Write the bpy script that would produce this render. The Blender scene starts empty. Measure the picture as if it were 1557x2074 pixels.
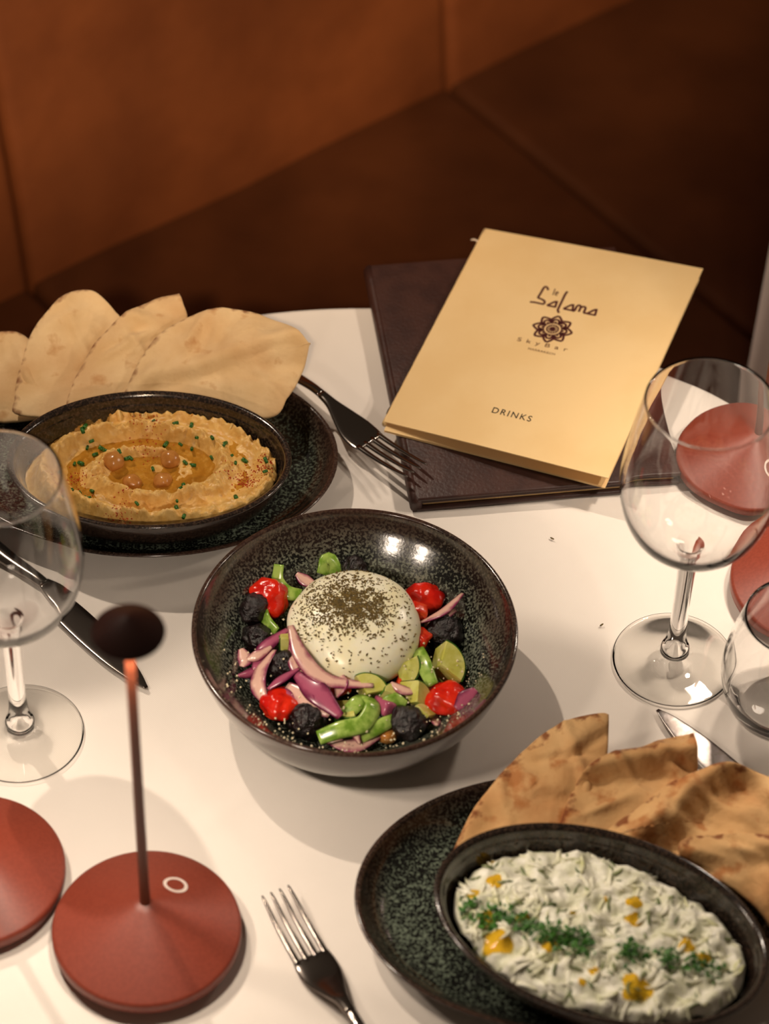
import bpy, bmesh, math, random
from mathutils import Vector, Matrix, noise
random.seed(7)
PI = math.pi
sc = bpy.context.scene
COL = sc.collection

# ------------------------------------------------------------------ camera
PITCH, ROLL, DIST = math.radians(47), math.radians(1.9), 1.9
cam_d = bpy.data.cameras.new('camera'); cam = bpy.data.objects.new('camera', cam_d); COL.objects.link(cam)
fw = Vector((0, math.cos(PITCH), -math.sin(PITCH)))
r0 = Vector((1, 0, 0)); u0 = r0.cross(fw)
rt = math.cos(ROLL)*r0 + math.sin(ROLL)*u0
up = -math.sin(ROLL)*r0 + math.cos(ROLL)*u0
m3 = Matrix((rt, up, -fw)).transposed()
cam.matrix_world = Matrix.Translation((0, -DIST*math.cos(PITCH), DIST*math.sin(PITCH))) @ m3.to_4x4()
cam_d.sensor_fit = 'VERTICAL'; cam_d.sensor_height = 36.0; cam_d.lens = 6000.0/2074*36
cam_d.clip_start = 0.05; cam_d.clip_end = 50
cam_d.dof.use_dof = True; cam_d.dof.focus_distance = 1.84; cam_d.dof.aperture_fstop = 5.6
sc.camera = cam

# ------------------------------------------------------------------ world, ceiling lamps, exposure
w = bpy.data.worlds.new('dim_room'); sc.world = w; w.use_nodes = True
w.node_tree.nodes['Background'].inputs[0].default_value = (1.0, 0.72, 0.5, 1)
w.node_tree.nodes['Background'].inputs[1].default_value = 0.06
LAMP_POWER = 0.47
LAMP_COL = (1.0, 0.83, 0.66)
def ceiling_spot(name, loc, target, power, size_deg, radius, blend=0.6, col=(1.0, 0.80, 0.60)):
    d = bpy.data.lights.new(name, 'SPOT'); o = bpy.data.objects.new(name, d); COL.objects.link(o)
    d.energy = power; d.spot_size = math.radians(size_deg); d.spot_blend = blend; d.shadow_soft_size = radius; d.color = col
    o.location = loc
    o.rotation_euler = (Vector(target)-Vector(loc)).to_track_quat('-Z', 'Y').to_euler()
    return o
ceiling_spot('ceiling_downlight_over_bench', (-0.92, 0.80, 1.95), (0.0, -0.14, 0), 88, 26, 0.025, 0.6, (1.0, 0.83, 0.66))
ceiling_spot('ceiling_downlight_room_side', (-0.10, -1.9, 1.95), (-0.20, 0.80, 0.20), 330, 25, 0.05, 0.7, (1.0, 0.72, 0.45))
sc.view_settings.view_transform = 'Standard'; sc.view_settings.look = 'None'
sc.view_settings.gamma = 1.0; sc.view_settings.use_curve_mapping = False
sc.view_settings.exposure = 0.0
sc.cycles.use_denoising = True
sc.cycles.max_bounces = 14; sc.cycles.transmission_bounces = 12; sc.cycles.transparent_max_bounces = 12
sc.cycles.sample_clamp_indirect = 6.0

# ------------------------------------------------------------------ helpers
def lin(c):
    return tuple(((v/255.0)/12.92 if v/255.0 <= 0.04045 else ((v/255.0+0.055)/1.055)**2.4) for v in c)
def rgba(c): return (*lin(c), 1)
def link(o, parent=None):
    COL.objects.link(o)
    if parent is not None: o.parent = parent
    return o
def tag(o, label=None, cat=None, group=None, kind=None):
    if label: o['label'] = label
    if cat: o['category'] = cat
    if group: o['group'] = group
    if kind: o['kind'] = kind
    return o
def empty(name, loc=(0, 0, 0), rz=0.0):
    o = bpy.data.objects.new(name, None); o.empty_display_size = 0.02
    o.location = loc; o.rotation_euler = (0, 0, rz); COL.objects.link(o); return o
def mesh_obj(name, verts, faces, mat, parent=None, smooth=True, attrs=None, loc=None):
    me = bpy.data.meshes.new(name); me.from_pydata([tuple(v) for v in verts], [], faces); me.update()
    bm = bmesh.new(); bm.from_mesh(me); bmesh.ops.recalc_face_normals(bm, faces=bm.faces); bm.to_mesh(me); bm.free()
    if smooth: me.polygons.foreach_set('use_smooth', [True]*len(me.polygons))
    for k, vals in (attrs or {}).items():
        a = me.attributes.new(k, 'FLOAT', 'POINT'); a.data.foreach_set('value', vals)
    if mat: me.materials.append(mat)
    o = bpy.data.objects.new(name, me)
    if loc: o.location = loc
    return link(o, parent)
def catmull(pts, n):
    P = [Vector(p) for p in pts]; P = [P[0]*2-P[1]] + P + [P[-1]*2-P[-2]]
    out = []
    for i in range(1, len(P)-2):
        a, b, c, d = P[i-1:i+3]
        for k in range(n):
            t = k/n
            out.append(0.5*((2*b)+(c-a)*t+(2*a-5*b+4*c-d)*t*t+(3*b-a-3*c+d)*t**3))
    out.append(P[-2]); return out
def catmull_closed(pts, n):
    P = [Vector(p) for p in pts]; N = len(P); out = []
    for i in range(N):
        a, b, c, d = P[i-1], P[i], P[(i+1) % N], P[(i+2) % N]
        for k in range(n):
            t = k/n
            out.append(0.5*((2*b)+(c-a)*t+(2*a-5*b+4*c-d)*t*t+(3*b-a-3*c+d)*t**3))
    return out
def ring_loft(name, prof, a, b, mat, parent=None, seg=96, sub=3, cap0=True, cap1=True, attr=True):
    """prof: (inset, z) offsets inside an a x b ellipse."""
    pr = [tuple(p) for p in catmull([(d, z, 0) for d, z in prof], sub)]
    V = []; Fc = []; A = []
    zmax = max(p[1] for p in pr)
    for d, z, _ in pr:
        ra, rb = max(a-d, 1e-4), max(b-d, 1e-4)
        for i in range(seg):
            t = 2*PI*i/seg
            V.append((ra*math.cos(t), rb*math.sin(t), z)); A.append(1-d/b)
    n = len(pr)
    for k in range(n-1):
        for i in range(seg):
            j = (i+1) % seg
            Fc.append((k*seg+i, k*seg+j, (k+1)*seg+j, (k+1)*seg+i))
    for flag, k in ((cap0, 0), (cap1, n-1)):
        if flag:
            V.append((0, 0, pr[k][1])); A.append(0.0); c = len(V)-1
            for i in range(seg): Fc.append((k*seg+i, k*seg+(i+1) % seg, c))
    return mesh_obj(name, V, Fc, mat, parent, attrs={'rim': A} if attr else None)
def lathe(name, prof, mat, parent=None, seg=64, sub=4, smooth_prof=True, c0=False, c1=False):
    pr = catmull([(r, z, 0) for r, z in prof], sub) if smooth_prof else [Vector((r, z, 0)) for r, z in prof]
    V = []; Fc = []
    for p in pr:
        for i in range(seg):
            t = 2*PI*i/seg; r = max(p[0], 0)
            V.append((r*math.cos(t), r*math.sin(t), p[1]))
    n = len(pr)
    for k in range(n-1):
        for i in range(seg):
            j = (i+1) % seg; Fc.append((k*seg+i, k*seg+j, (k+1)*seg+j, (k+1)*seg+i))
    for flag, k in ((c0, 0), (c1, n-1)):
        if flag:
            V.append((0, 0, pr[k][1])); c = len(V)-1
            for i in range(seg): Fc.append((k*seg+i, k*seg+(i+1) % seg, c))
    return mesh_obj(name, V, Fc, mat, parent)
def loft(name, pts, hw, ht, mat, parent=None, seg=12, upv=(0, 0, 1), power=1.0, n=5, attrs=True, twist=0.0):
    """tube along pts, elliptic section of half width hw and half thickness ht (lists per point)"""
    P = catmull(pts, n); W_ = catmull([(h, t, 0) for h, t in zip(hw, ht)], n)
    V = []; Fc = []; A = []; N = len(P)
    for k, p in enumerate(P):
        d = (P[min(k+1, N-1)]-P[max(k-1, 0)]).normalized()
        u = Vector(upv); s = d.cross(u).normalized(); u = s.cross(d)
        if twist:
            R = Matrix.Rotation(twist, 3, d); s = R @ s; u = R @ u
        for i in range(seg):
            t = 2*PI*i/seg; c, q = math.cos(t), math.sin(t)
            c = math.copysign(abs(c)**power, c); q = math.copysign(abs(q)**power, q)
            V.append(p + s*(c*max(W_[k][0], 1e-5)) + u*(q*max(W_[k][1], 1e-5))); A.append(c)
    for k in range(N-1):
        for i in range(seg):
            j = (i+1) % seg; Fc.append((k*seg+i, k*seg+j, (k+1)*seg+j, (k+1)*seg+i))
    Fc.append(tuple(range(seg))); Fc.append(tuple(range((N-1)*seg, N*seg)))
    return mesh_obj(name, V, Fc, mat, parent, attrs={'across': A} if attrs else None)
def rbox(name, lo, hi, bev, mat, parent=None, segs=3, cuts=0, fn=None):
    bm = bmesh.new(); bmesh.ops.create_cube(bm, size=1)
    for v in bm.verts:
        v.co = Vector([lo[i]+(v.co[i]+.5)*(hi[i]-lo[i]) for i in range(3)])
    if bev: bmesh.ops.bevel(bm, geom=bm.edges[:], offset=bev, segments=segs, profile=0.5, affect='EDGES')
    if cuts: bmesh.ops.subdivide_edges(bm, edges=bm.edges[:], cuts=cuts, use_grid_fill=True)
    if fn:
        for v in bm.verts: v.co = fn(v.co)
    me = bpy.data.meshes.new(name); bm.to_mesh(me); bm.free()
    me.polygons.foreach_set('use_smooth', [True]*len(me.polygons)); me.materials.append(mat)
    return link(bpy.data.objects.new(name, me), parent)
def blob(name, mat, r, bump=0.1, freq=90, seed=0, sub=3, parent=None, loc=None, rot=None, flat=None, mid=0.0):
    """lumpy ellipsoid of radii r; flat: cut the underside at this local z; mid: pinch at the waist"""
    bm = bmesh.new(); bmesh.ops.create_icosphere(bm, subdivisions=sub, radius=1)
    so = Vector((seed*3.17, seed*1.31, seed*2.7))
    for v in bm.verts:
        d = v.co.copy()
        k = 1 + bump*(noise.noise(Vector((d.x*r[0], d.y*r[1], d.z*r[2]))*freq+so)+0.5*noise.noise(Vector((d.x*r[0], d.y*r[1], d.z*r[2]))*freq*2.3+so))
        k *= 1-mid*math.exp(-(d.x/0.3)**2)
        p = Vector((d.x*r[0], d.y*r[1], d.z*r[2]))*k
        if flat is not None and p.z < flat: p.z = flat + (p.z-flat)*0.06
        v.co = p
    me = bpy.data.meshes.new(name); bm.to_mesh(me); bm.free()
    me.polygons.foreach_set('use_smooth', [True]*len(me.polygons)); me.materials.append(mat)
    o = bpy.data.objects.new(name, me)
    if loc: o.location = loc
    if rot: o.rotation_euler = rot
    return link(o, parent)
def flakes(name, items, mat, parent=None):
    """items: (pos, (sx,sy,sz), euler) small bevel-less boxes joined as one part"""
    V = []; Fc = []
    for p, s, e in items:
        R = Matrix.Rotation(e[2], 3, 'Z') @ Matrix.Rotation(e[1], 3, 'Y') @ Matrix.Rotation(e[0], 3, 'X'); b = len(V)
        for x, y, z in ((-1, 0, 0), (1, 0, 0), (0, -1, 0), (0, 1, 0), (0, 0, -1), (0, 0, 1)):
            V.append(Vector(p)+R @ Vector((x*s[0], y*s[1], z*s[2])))
        for f in ((0, 2, 5), (2, 1, 5), (1, 3, 5), (3, 0, 5), (2, 0, 4), (1, 2, 4), (3, 1, 4), (0, 3, 4)):
            Fc.append(tuple(b+i for i in f))
    return tag(mesh_obj(name, V, Fc, mat, parent, smooth=False), kind='stuff')

# ------------------------------------------------------------------ materials
def new_mat(name):
    m = bpy.data.materials.new(name); m.use_nodes = True
    return m, m.node_tree, m.node_tree.nodes, m.node_tree.nodes['Principled BSDF']
def setp(b, **kw):
    names = dict(rough='Roughness', metal='Metallic', spec='Specular IOR Level', coat='Coat Weight', coat_r='Coat Roughness', trans='Transmission Weight',
                 ior='IOR', sss='Subsurface Weight', sheen='Sheen Weight', alpha='Alpha', aniso='Anisotropic')
    for k, v in kw.items(): b.inputs[names[k]].default_value = v
def pmat(name, c, c2=None, scale=100, lo=0.4, hi=0.6, detail=4, bump=0.0, bscale=None, bdist=0.001, stretch=None, sss_r=None, **kw):
    m, nt, N, b = new_mat(name); setp(b, **kw)
    b.inputs['Base Color'].default_value = rgba(c)
    if sss_r: b.inputs['Subsurface Radius'].default_value = sss_r; b.inputs['Subsurface Scale'].default_value = 0.004
    tc = N.new('ShaderNodeTexCoord'); src = tc.outputs['Object']
    if stretch:
        mp = N.new('ShaderNodeMapping'); mp.inputs['Scale'].default_value = stretch; nt.links.new(src, mp.inputs[0]); src = mp.outputs[0]
    if c2:
        n = N.new('ShaderNodeTexNoise'); n.inputs['Scale'].default_value = scale; n.inputs['Detail'].default_value = detail
        nt.links.new(src, n.inputs['Vector'])
        r = N.new('ShaderNodeValToRGB'); r.color_ramp.elements[0].position = lo; r.color_ramp.elements[1].position = hi
        r.color_ramp.elements[0].color = rgba(c); r.color_ramp.elements[1].color = rgba(c2)
        nt.links.new(n.outputs['Fac'], r.inputs[0]); nt.links.new(r.outputs[0], b.inputs['Base Color'])
    if bump:
        n2 = N.new('ShaderNodeTexNoise'); n2.inputs['Scale'].default_value = bscale or scale; n2.inputs['Detail'].default_value = 5
        nt.links.new(src, n2.inputs['Vector'])
        bp = N.new('ShaderNodeBump'); bp.inputs['Strength'].default_value = bump; bp.inputs['Distance'].default_value = bdist
        nt.links.new(n2.outputs['Fac'], bp.inputs['Height']); nt.links.new(bp.outputs[0], b.inputs['Normal'])
    return m
def mixrgb(nt, fac, a, b_):
    n = nt.nodes.new('ShaderNodeMix'); n.data_type = 'RGBA'
    for s, v in ((n.inputs[0], fac), (n.inputs[6], a), (n.inputs[7], b_)):
        if hasattr(v, 'is_output'): nt.links.new(v, s)
        else: s.default_value = v
    return n.outputs[2]
def ramp(nt, src, lo, hi, c0=(0, 0, 0, 1), c1=(1, 1, 1, 1)):
    r = nt.nodes.new('ShaderNodeValToRGB'); r.color_ramp.elements[0].position = lo; r.color_ramp.elements[1].position = hi
    r.color_ramp.elements[0].color = c0; r.color_ramp.elements[1].color = c1; nt.links.new(src, r.inputs[0]); return r.outputs[0]
def math_n(nt, op, a, b_):
    n = nt.nodes.new('ShaderNodeMath'); n.operation = op
    for s, v in ((n.inputs[0], a), (n.inputs[1], b_)):
        if hasattr(v, 'is_output'): nt.links.new(v, s)
        else: s.default_value = v
    return n.outputs[0]
def noise_n(nt, scale, detail=3, vec=None):
    n = nt.nodes.new('ShaderNodeTexNoise'); n.inputs['Scale'].default_value = scale; n.inputs['Detail'].default_value = detail
    if vec is None:
        vec = nt.nodes.new('ShaderNodeTexCoord').outputs['Object']
    nt.links.new(vec, n.inputs['Vector']); return n.outputs['Fac']
def attr_n(nt, name):
    a = nt.nodes.new('ShaderNodeAttribute'); a.attribute_name = name; return a.outputs['Fac']

def glaze(name, lo, hi, rim0, rim1, teal=(122, 142, 126), dark=(20, 21, 19), brown=(56, 38, 32), scale=620):
    m, nt, N, b = new_mat(name); setp(b, rough=0.16, spec=0.5, coat=0.4, coat_r=0.08)
    n = noise_n(nt, scale, 2.5); big = noise_n(nt, 26, 2)
    f = math_n(nt, 'ADD', n, math_n(nt, 'MULTIPLY', math_n(nt, 'SUBTRACT', big, 0.5), 0.28))
    speck = ramp(nt, f, lo, hi, rgba(dark), rgba(teal))
    wob = math_n(nt, 'ADD', attr_n(nt, 'rim'), math_n(nt, 'ADD', math_n(nt, 'MULTIPLY', math_n(nt, 'SUBTRACT', n, 0.5), 0.3), math_n(nt, 'MULTIPLY', math_n(nt, 'SUBTRACT', big, 0.5), 0.35)))
    rimf = ramp(nt, wob, rim0, rim1)
    bcol = ramp(nt, n, 0.45, 0.75, rgba(brown), rgba((84, 66, 54)))
    nt.links.new(mixrgb(nt, rimf, speck, bcol), b.inputs['Base Color'])
    bp = N.new('ShaderNodeBump'); bp.inputs['Strength'].default_value = 0.08; bp.inputs['Distance'].default_value = 0.0006
    nt.links.new(n, bp.inputs['Height']); nt.links.new(bp.outputs[0], b.inputs['Normal'])
    return m
M = {}
M['glaze_plate'] = glaze('speckled_plate_glaze', 0.48, 0.70, 0.84, 1.0, teal=(112, 124, 108))
M['glaze_dish'] = glaze('dark_dish_glaze', 0.54, 0.74, 0.55, 0.95, teal=(96, 100, 78), brown=(34, 27, 24))
M['glaze_bowl'] = glaze('bowl_reactive_glaze', 0.47, 0.66, 0.80, 1.06, teal=(132, 140, 124), brown=(58, 38, 32))
def cloth_mat(name, c):
    m, nt, N, b = new_mat(name); setp(b, rough=0.85, spec=0.2, sheen=0.15)
    tc = N.new('ShaderNodeTexCoord').outputs['Object']
    nt.links.new(ramp(nt, noise_n(nt, 14, 3, tc), 0.3, 0.7, rgba(c), rgba(tuple(min(255, v+5) for v in c))), b.inputs['Base Color'])
    wv = N.new('ShaderNodeTexWave'); wv.inputs['Scale'].default_value = 420; wv.bands_direction = 'DIAGONAL'; nt.links.new(tc, wv.inputs['Vector'])
    bp = N.new('ShaderNodeBump'); bp.inputs['Strength'].default_value = 0.12; bp.inputs['Distance'].default_value = 0.0004
    nt.links.new(wv.outputs['Fac'], bp.inputs['Height']); nt.links.new(bp.outputs[0], b.inputs['Normal'])
    return m
M['cloth'] = cloth_mat('white_tablecloth_weave', (232, 224, 216))
M['cloth_b'] = cloth_mat('neighbour_tablecloth_weave', (214, 200, 192))
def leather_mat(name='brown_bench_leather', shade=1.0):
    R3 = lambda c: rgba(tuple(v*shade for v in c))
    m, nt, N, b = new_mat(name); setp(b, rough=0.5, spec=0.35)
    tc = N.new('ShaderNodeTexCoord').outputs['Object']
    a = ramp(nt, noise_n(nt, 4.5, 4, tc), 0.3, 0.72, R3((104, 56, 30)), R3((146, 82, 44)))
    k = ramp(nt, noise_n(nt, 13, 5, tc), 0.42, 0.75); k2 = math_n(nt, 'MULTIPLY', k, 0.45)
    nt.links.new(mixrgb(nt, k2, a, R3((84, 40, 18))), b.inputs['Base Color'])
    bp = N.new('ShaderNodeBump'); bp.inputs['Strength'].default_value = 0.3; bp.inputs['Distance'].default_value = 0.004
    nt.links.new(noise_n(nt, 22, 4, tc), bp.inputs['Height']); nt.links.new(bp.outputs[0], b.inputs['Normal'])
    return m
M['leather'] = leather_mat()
M['leather_seat'] = leather_mat('shaded_seat_leather', .68)  # bench leather again, with the seat's shade put into a darker colour
M['floor'] = pmat('dark_floor', (40, 26, 18), (58, 38, 26), scale=6, rough=0.5)
M['wood'] = pmat('dark_wood', (60, 38, 24), (82, 54, 34), scale=20, rough=0.5)
M['hummus'] = pmat('hummus_paste', (228, 176, 92), (242, 198, 118), scale=160, bump=0.4, bscale=420, bdist=0.001, rough=0.4)
def oil_mat(name, c, tr, tint=(246, 222, 150)):
    m, nt, N, b = new_mat(name); setp(b, rough=0.05, spec=0.6); b.inputs['Base Color'].default_value = rgba(c)
    t = N.new('ShaderNodeBsdfTransparent'); t.inputs[0].default_value = rgba(tint)
    mx = N.new('ShaderNodeMixShader'); mx.inputs[0].default_value = tr
    nt.links.new(b.outputs[0], mx.inputs[1]); nt.links.new(t.outputs[0], mx.inputs[2]); nt.links.new(mx.outputs[0], N['Material Output'].inputs[0])
    return m
M['oil'] = oil_mat('olive_oil_amber', (172, 132, 50), 0.70, (250, 234, 186))
M['oil2'] = oil_mat('olive_oil_yellow', (236, 196, 60), 0.68, (252, 226, 120))
M['chickpea'] = pmat('cooked_chickpea_skin', (186, 122, 56), (204, 142, 74), scale=120, rough=0.22)
M['chive'] = pmat('chopped_chive_green', (30, 84, 22), (58, 120, 40), scale=500, rough=0.4)
M['paprika'] = pmat('paprika_red', (172, 46, 12), (200, 72, 18), scale=900, rough=0.7)
def pita_mat(name, c0, c1, spotc, crust, amt, cvar, clo, chi):
    m, nt, N, b = new_mat(name); setp(b, rough=0.72, spec=0.25, sheen=0.1)
    tc = N.new('ShaderNodeTexCoord').outputs['Object']
    a = ramp(nt, noise_n(nt, 30, 5, tc), 0.3, 0.7, rgba(c0), rgba(c1))
    a = mixrgb(nt, math_n(nt, 'MULTIPLY', ramp(nt, noise_n(nt, 17, 6, tc), .48, .72), .55), a, rgba(spotc))
    spot = ramp(nt, noise_n(nt, 62, 5, tc), amt, amt+0.12)
    a = mixrgb(nt, math_n(nt, 'MULTIPLY', spot, 0.75), a, rgba(spotc))
    n = noise_n(nt, 120, 4, tc)
    f = math_n(nt, 'ADD', attr_n(nt, 'crust'), math_n(nt, 'MULTIPLY', math_n(nt, 'SUBTRACT', n, 0.5), cvar))
    a = mixrgb(nt, math_n(nt, 'MULTIPLY', ramp(nt, f, clo, chi), .85), a, rgba(crust))
    nt.links.new(a, b.inputs['Base Color'])
    bp = N.new('ShaderNodeBump'); bp.inputs['Strength'].default_value = 0.35; bp.inputs['Distance'].default_value = 0.001
    nt.links.new(noise_n(nt, 240, 5, tc), bp.inputs['Height'])
    bp2 = N.new('ShaderNodeBump'); bp2.inputs['Strength'].default_value = 0.5; bp2.inputs['Distance'].default_value = 0.004
    nt.links.new(noise_n(nt, 55, 3, tc), bp2.inputs['Height']); nt.links.new(bp.outputs[0], bp2.inputs['Normal']); nt.links.new(bp2.outputs[0], b.inputs['Normal'])
    return m
M['pita_a'] = pita_mat('pale_pita_crumb', (216, 180, 130), (234, 204, 158), (188, 132, 76), (122, 64, 26), 0.60, .9, .72, 1.05)
M['pita_b'] = pita_mat('toasted_pita_crumb', (208, 160, 104), (230, 188, 132), (178, 106, 48), (124, 58, 18), 0.545, 2.2, .70, 1.05)
M['burrata'] = pmat('white_fresh_cheese', (252, 242, 204), (254, 248, 222), scale=60, rough=0.28, bump=0.15, bscale=120, bdist=0.001, sss=0.35, sss_r=(1.0, 0.8, 0.5))
M['zaatar'] = pmat('dried_herb_flakes', (74, 58, 14), (112, 90, 30), scale=700, rough=0.7)
M['tomato'] = pmat('cherry_tomato_red', (196, 20, 10), (222, 44, 20), scale=60, rough=0.18, spec=0.6, bump=0.5, bscale=140, bdist=0.002)
M['tomato_cut'] = pmat('tomato_flesh', (214, 40, 20), (232, 82, 44), scale=180, rough=0.2, bump=0.3, bscale=240)
M['olive'] = pmat('wrinkled_black_olive', (12, 8, 8), (32, 18, 20), scale=240, rough=0.26, spec=0.6, bump=1.0, bscale=230, bdist=0.0035)
M['pepper'] = pmat('green_pepper_flesh', (112, 150, 48), (166, 194, 96), scale=140, rough=0.2, spec=0.6, sss=0.15, sss_r=(0.4, 1, 0.2))
M['cuc'] = pmat('cucumber_flesh', (196, 194, 92), (214, 214, 130), scale=120, rough=0.2, spec=0.5, sss=0.25, sss_r=(0.6, 1, 0.3))
M['cuc_skin'] = pmat('cucumber_skin', (38, 82, 22), (70, 120, 40), scale=160, rough=0.25)
def onion_mat(name, inner, edge):
    m, nt, N, b = new_mat(name); setp(b, rough=0.22, spec=0.5)
    a = N.new('ShaderNodeMath'); a.operation = 'ABSOLUTE'; nt.links.new(attr_n(nt, 'across'), a.inputs[0])
    f = math_n(nt, 'ADD', a.outputs[0], math_n(nt, 'MULTIPLY', math_n(nt, 'SUBTRACT', noise_n(nt, 160, 3), 0.5), 1.0))
    nt.links.new(ramp(nt, f, 0.35, 0.95, rgba(inner), rgba(edge)), b.inputs['Base Color']); return m
M['onion'] = onion_mat('red_onion_flesh', (222, 180, 164), (140, 50, 88))
M['onion_p'] = onion_mat('red_onion_skin_side', (170, 84, 112), (100, 24, 62))
M['crumb'] = pmat('white_crumbs', (236, 222, 186), rough=0.6)
M['tz'] = pmat('yogurt_dip', (250, 248, 232), (232, 232, 204), scale=110, rough=0.3, spec=0.5, bump=0.4, bscale=260, bdist=0.002)
M['shred'] = pmat('grated_cucumber_pale', (250, 248, 228), (222, 224, 168), scale=60, lo=0.45, hi=0.7, rough=0.22, spec=0.6)
M['shred_g'] = pmat('grated_cucumber_dark', (150, 158, 112), (108, 122, 82), scale=90, rough=0.25)
M['parsley'] = pmat('chopped_parsley', (38, 88, 22), (72, 128, 44), scale=300, rough=0.45)
M['steel'] = pmat('polished_steel', (138, 130, 124), rough=0.16, metal=1.0, bump=0.03, bscale=90, bdist=0.001)
M['steel_b'] = pmat('scratched_steel_blade', (150, 144, 142), (120, 112, 108), scale=120, rough=0.3, metal=1.0, bump=0.15, bscale=300, bdist=0.0005)
def thin_glass(name):
    """thin clear plate: light passes straight through, fresnel reflection on top"""
    m, nt, N, b = new_mat(name); N.remove(b)
    t = N.new('ShaderNodeBsdfTransparent'); t.inputs[0].default_value = (.985, .985, .98, 1)
    gl = N.new('ShaderNodeBsdfGlossy'); gl.inputs['Roughness'].default_value = 0.0
    fr = N.new('ShaderNodeFresnel'); fr.inputs['IOR'].default_value = 1.45
    mx = N.new('ShaderNodeMixShader'); nt.links.new(fr.outputs[0], mx.inputs[0]); nt.links.new(t.outputs[0], mx.inputs[1]); nt.links.new(gl.outputs[0], mx.inputs[2])
    nt.links.new(mx.outputs[0], N['Material Output'].inputs[0]); return m
def solid_glass(name):
    m, nt, N, b = new_mat(name); N.remove(b)
    g = N.new('ShaderNodeBsdfGlass'); g.inputs['IOR'].default_value = 1.47; g.inputs['Roughness'].default_value = 0.0
    nt.links.new(g.outputs[0], N['Material Output'].inputs[0]); return m
M['glass'] = solid_glass('clear_glass')
M['glass_foot'] = thin_glass('thin_clear_glass')
M['lamp_red'] = pmat('terracotta_matte_metal', (126, 53, 37), (134, 59, 42), scale=500, rough=0.42, spec=0.5, bump=0.06, bscale=1400, bdist=0.0004)
M['lamp_stem'] = pmat('brown_red_satin_metal', (112, 54, 32), rough=0.4)
M['lamp_dark'] = pmat('dark_brown_metal', (52, 22, 16), rough=0.5)
M['ring'] = pmat('white_touch_ring', (228, 214, 204), rough=0.5)
def emit(name, c, s):
    m, nt, N, b = new_mat(name); b.inputs['Base Color'].default_value = rgba((255, 240, 220)); b.inputs['Emission Color'].default_value = (*c, 1); b.inputs['Emission Strength'].default_value = s; return m
M['led'] = emit('warm_led', LAMP_COL, 20)
M['folder'] = pmat('dark_brown_menu_leather', (52, 30, 26), (62, 37, 31), scale=60, rough=0.42, spec=0.45, bump=0.35, bscale=420, bdist=0.0008)
M['gold'] = pmat('gold_card_stock', (236, 202, 146), (240, 208, 154), scale=20, rough=0.42, spec=0.4, bump=0.05, bscale=900, bdist=0.0003)
M['gold'].node_tree.nodes['Principled BSDF'].inputs['Metallic'].default_value = 0.12
M['paper'] = pmat('ivory_paper', (226, 190, 130), rough=0.7)
M['print'] = pmat('dark_red_print', (74, 18, 14), rough=0.6)
M['print_g'] = pmat('brown_thin_print', (104, 62, 36), rough=0.6)
M['print_k'] = pmat('black_print', (38, 26, 18), rough=0.6)
M['thread'] = pmat('binding_thread', (224, 206, 186), rough=0.8)
M['thread_k'] = pmat('dark_binding_thread', (40, 24, 18), rough=0.8)

# ------------------------------------------------------------------ setting: floor, bench, tables
tag(mesh_obj('floor', [(-4, -4, -.74), (4, -4, -.74), (4, 4, -.74), (-4, 4, -.74)], [(0, 1, 2, 3)], M['floor']), kind='structure')
bench = empty('banquette_bench', (-.319, .467, -.27), math.atan2(.436, .535))
tag(bench, 'brown leather banquette bench with seamed panels behind the white table', 'bench')
PW, P0 = .44, .035
def leanf(s):
    def f(c):
        k = 0.0022*noise.noise(Vector((c.x*7, c.y*7+s, c.z*7)))
        return Vector((c.x, c.y+k+.16*max(c.z, 0), c.z+k))
    return f
for i in range(-3, 4):
    x0 = P0+PW*i
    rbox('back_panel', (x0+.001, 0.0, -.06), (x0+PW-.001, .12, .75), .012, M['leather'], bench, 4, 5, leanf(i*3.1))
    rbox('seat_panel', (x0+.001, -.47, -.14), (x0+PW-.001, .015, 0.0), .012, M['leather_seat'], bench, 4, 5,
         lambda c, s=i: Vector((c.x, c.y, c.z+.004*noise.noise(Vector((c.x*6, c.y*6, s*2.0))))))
rbox('plinth', (P0-3*PW, -.40, -.466), (P0+4*PW, .10, -.14), .004, M['wood'], bench, 1)

TC = Vector((-.0026, -.1807, 0)); TR = .3715
table = empty('dining_table', (TC.x, TC.y, -.74))
tag(table, 'round pedestal table hidden beneath the white tablecloth', 'table')
lathe('table_top', [(0, .705), (.36, .705), (.366, .71), (.366, .734), (.36, .7365), (0, .7365)], M['wood'], table, smooth_prof=False)
lathe('pedestal', [(.2, 0), (.2, .015), (.05, .04), (.035, .08), (.035, .69), (.12, .705)], M['wood'], table, smooth_prof=False)
V = []; Fc = []; SEG = 180
rr = [0.004+.366*(k/60) for k in range(61)] + [.3722, .374, .3745]
zz = [0.0]*61 + [-.0012, -.004, -.008]
for k in range(14): rr.append(.3745+.003*(k+1)/14); zz.append(-.008-.19*(k+1)/14)
for r, z in zip(rr, zz):
    for i in range(SEG):
        t = 2*PI*i/SEG; x, y = r*math.cos(t), r*math.sin(t)
        hang = max(0, -z-.008)/.19
        q = r+hang*.022*math.sin(t*17+math.sin(t*5)*1.3)
        dz = 0.0
        if z == 0.0:
            dz = -0.0008+.0014*noise.noise(Vector((x*9, y*9, 3)))+.0004*noise.noise(Vector((x*28, y*15, 5)))
            for (cx, cy, ang, wd) in ((-.06, -.21, .86, .0016), (.12, .02, -.5, .0016), (-.2, -.1, 2.2, .0016)):
                d = (x+TC.x-cx)*math.sin(ang)-(y+TC.y-cy)*math.cos(ang)
                dz += .0009*math.exp(-(d/.006)**2)
            dz = min(dz, 0.0006)-.0004
        V.append((q*math.cos(t), q*math.sin(t), z+dz))
n = len(rr)
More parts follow.
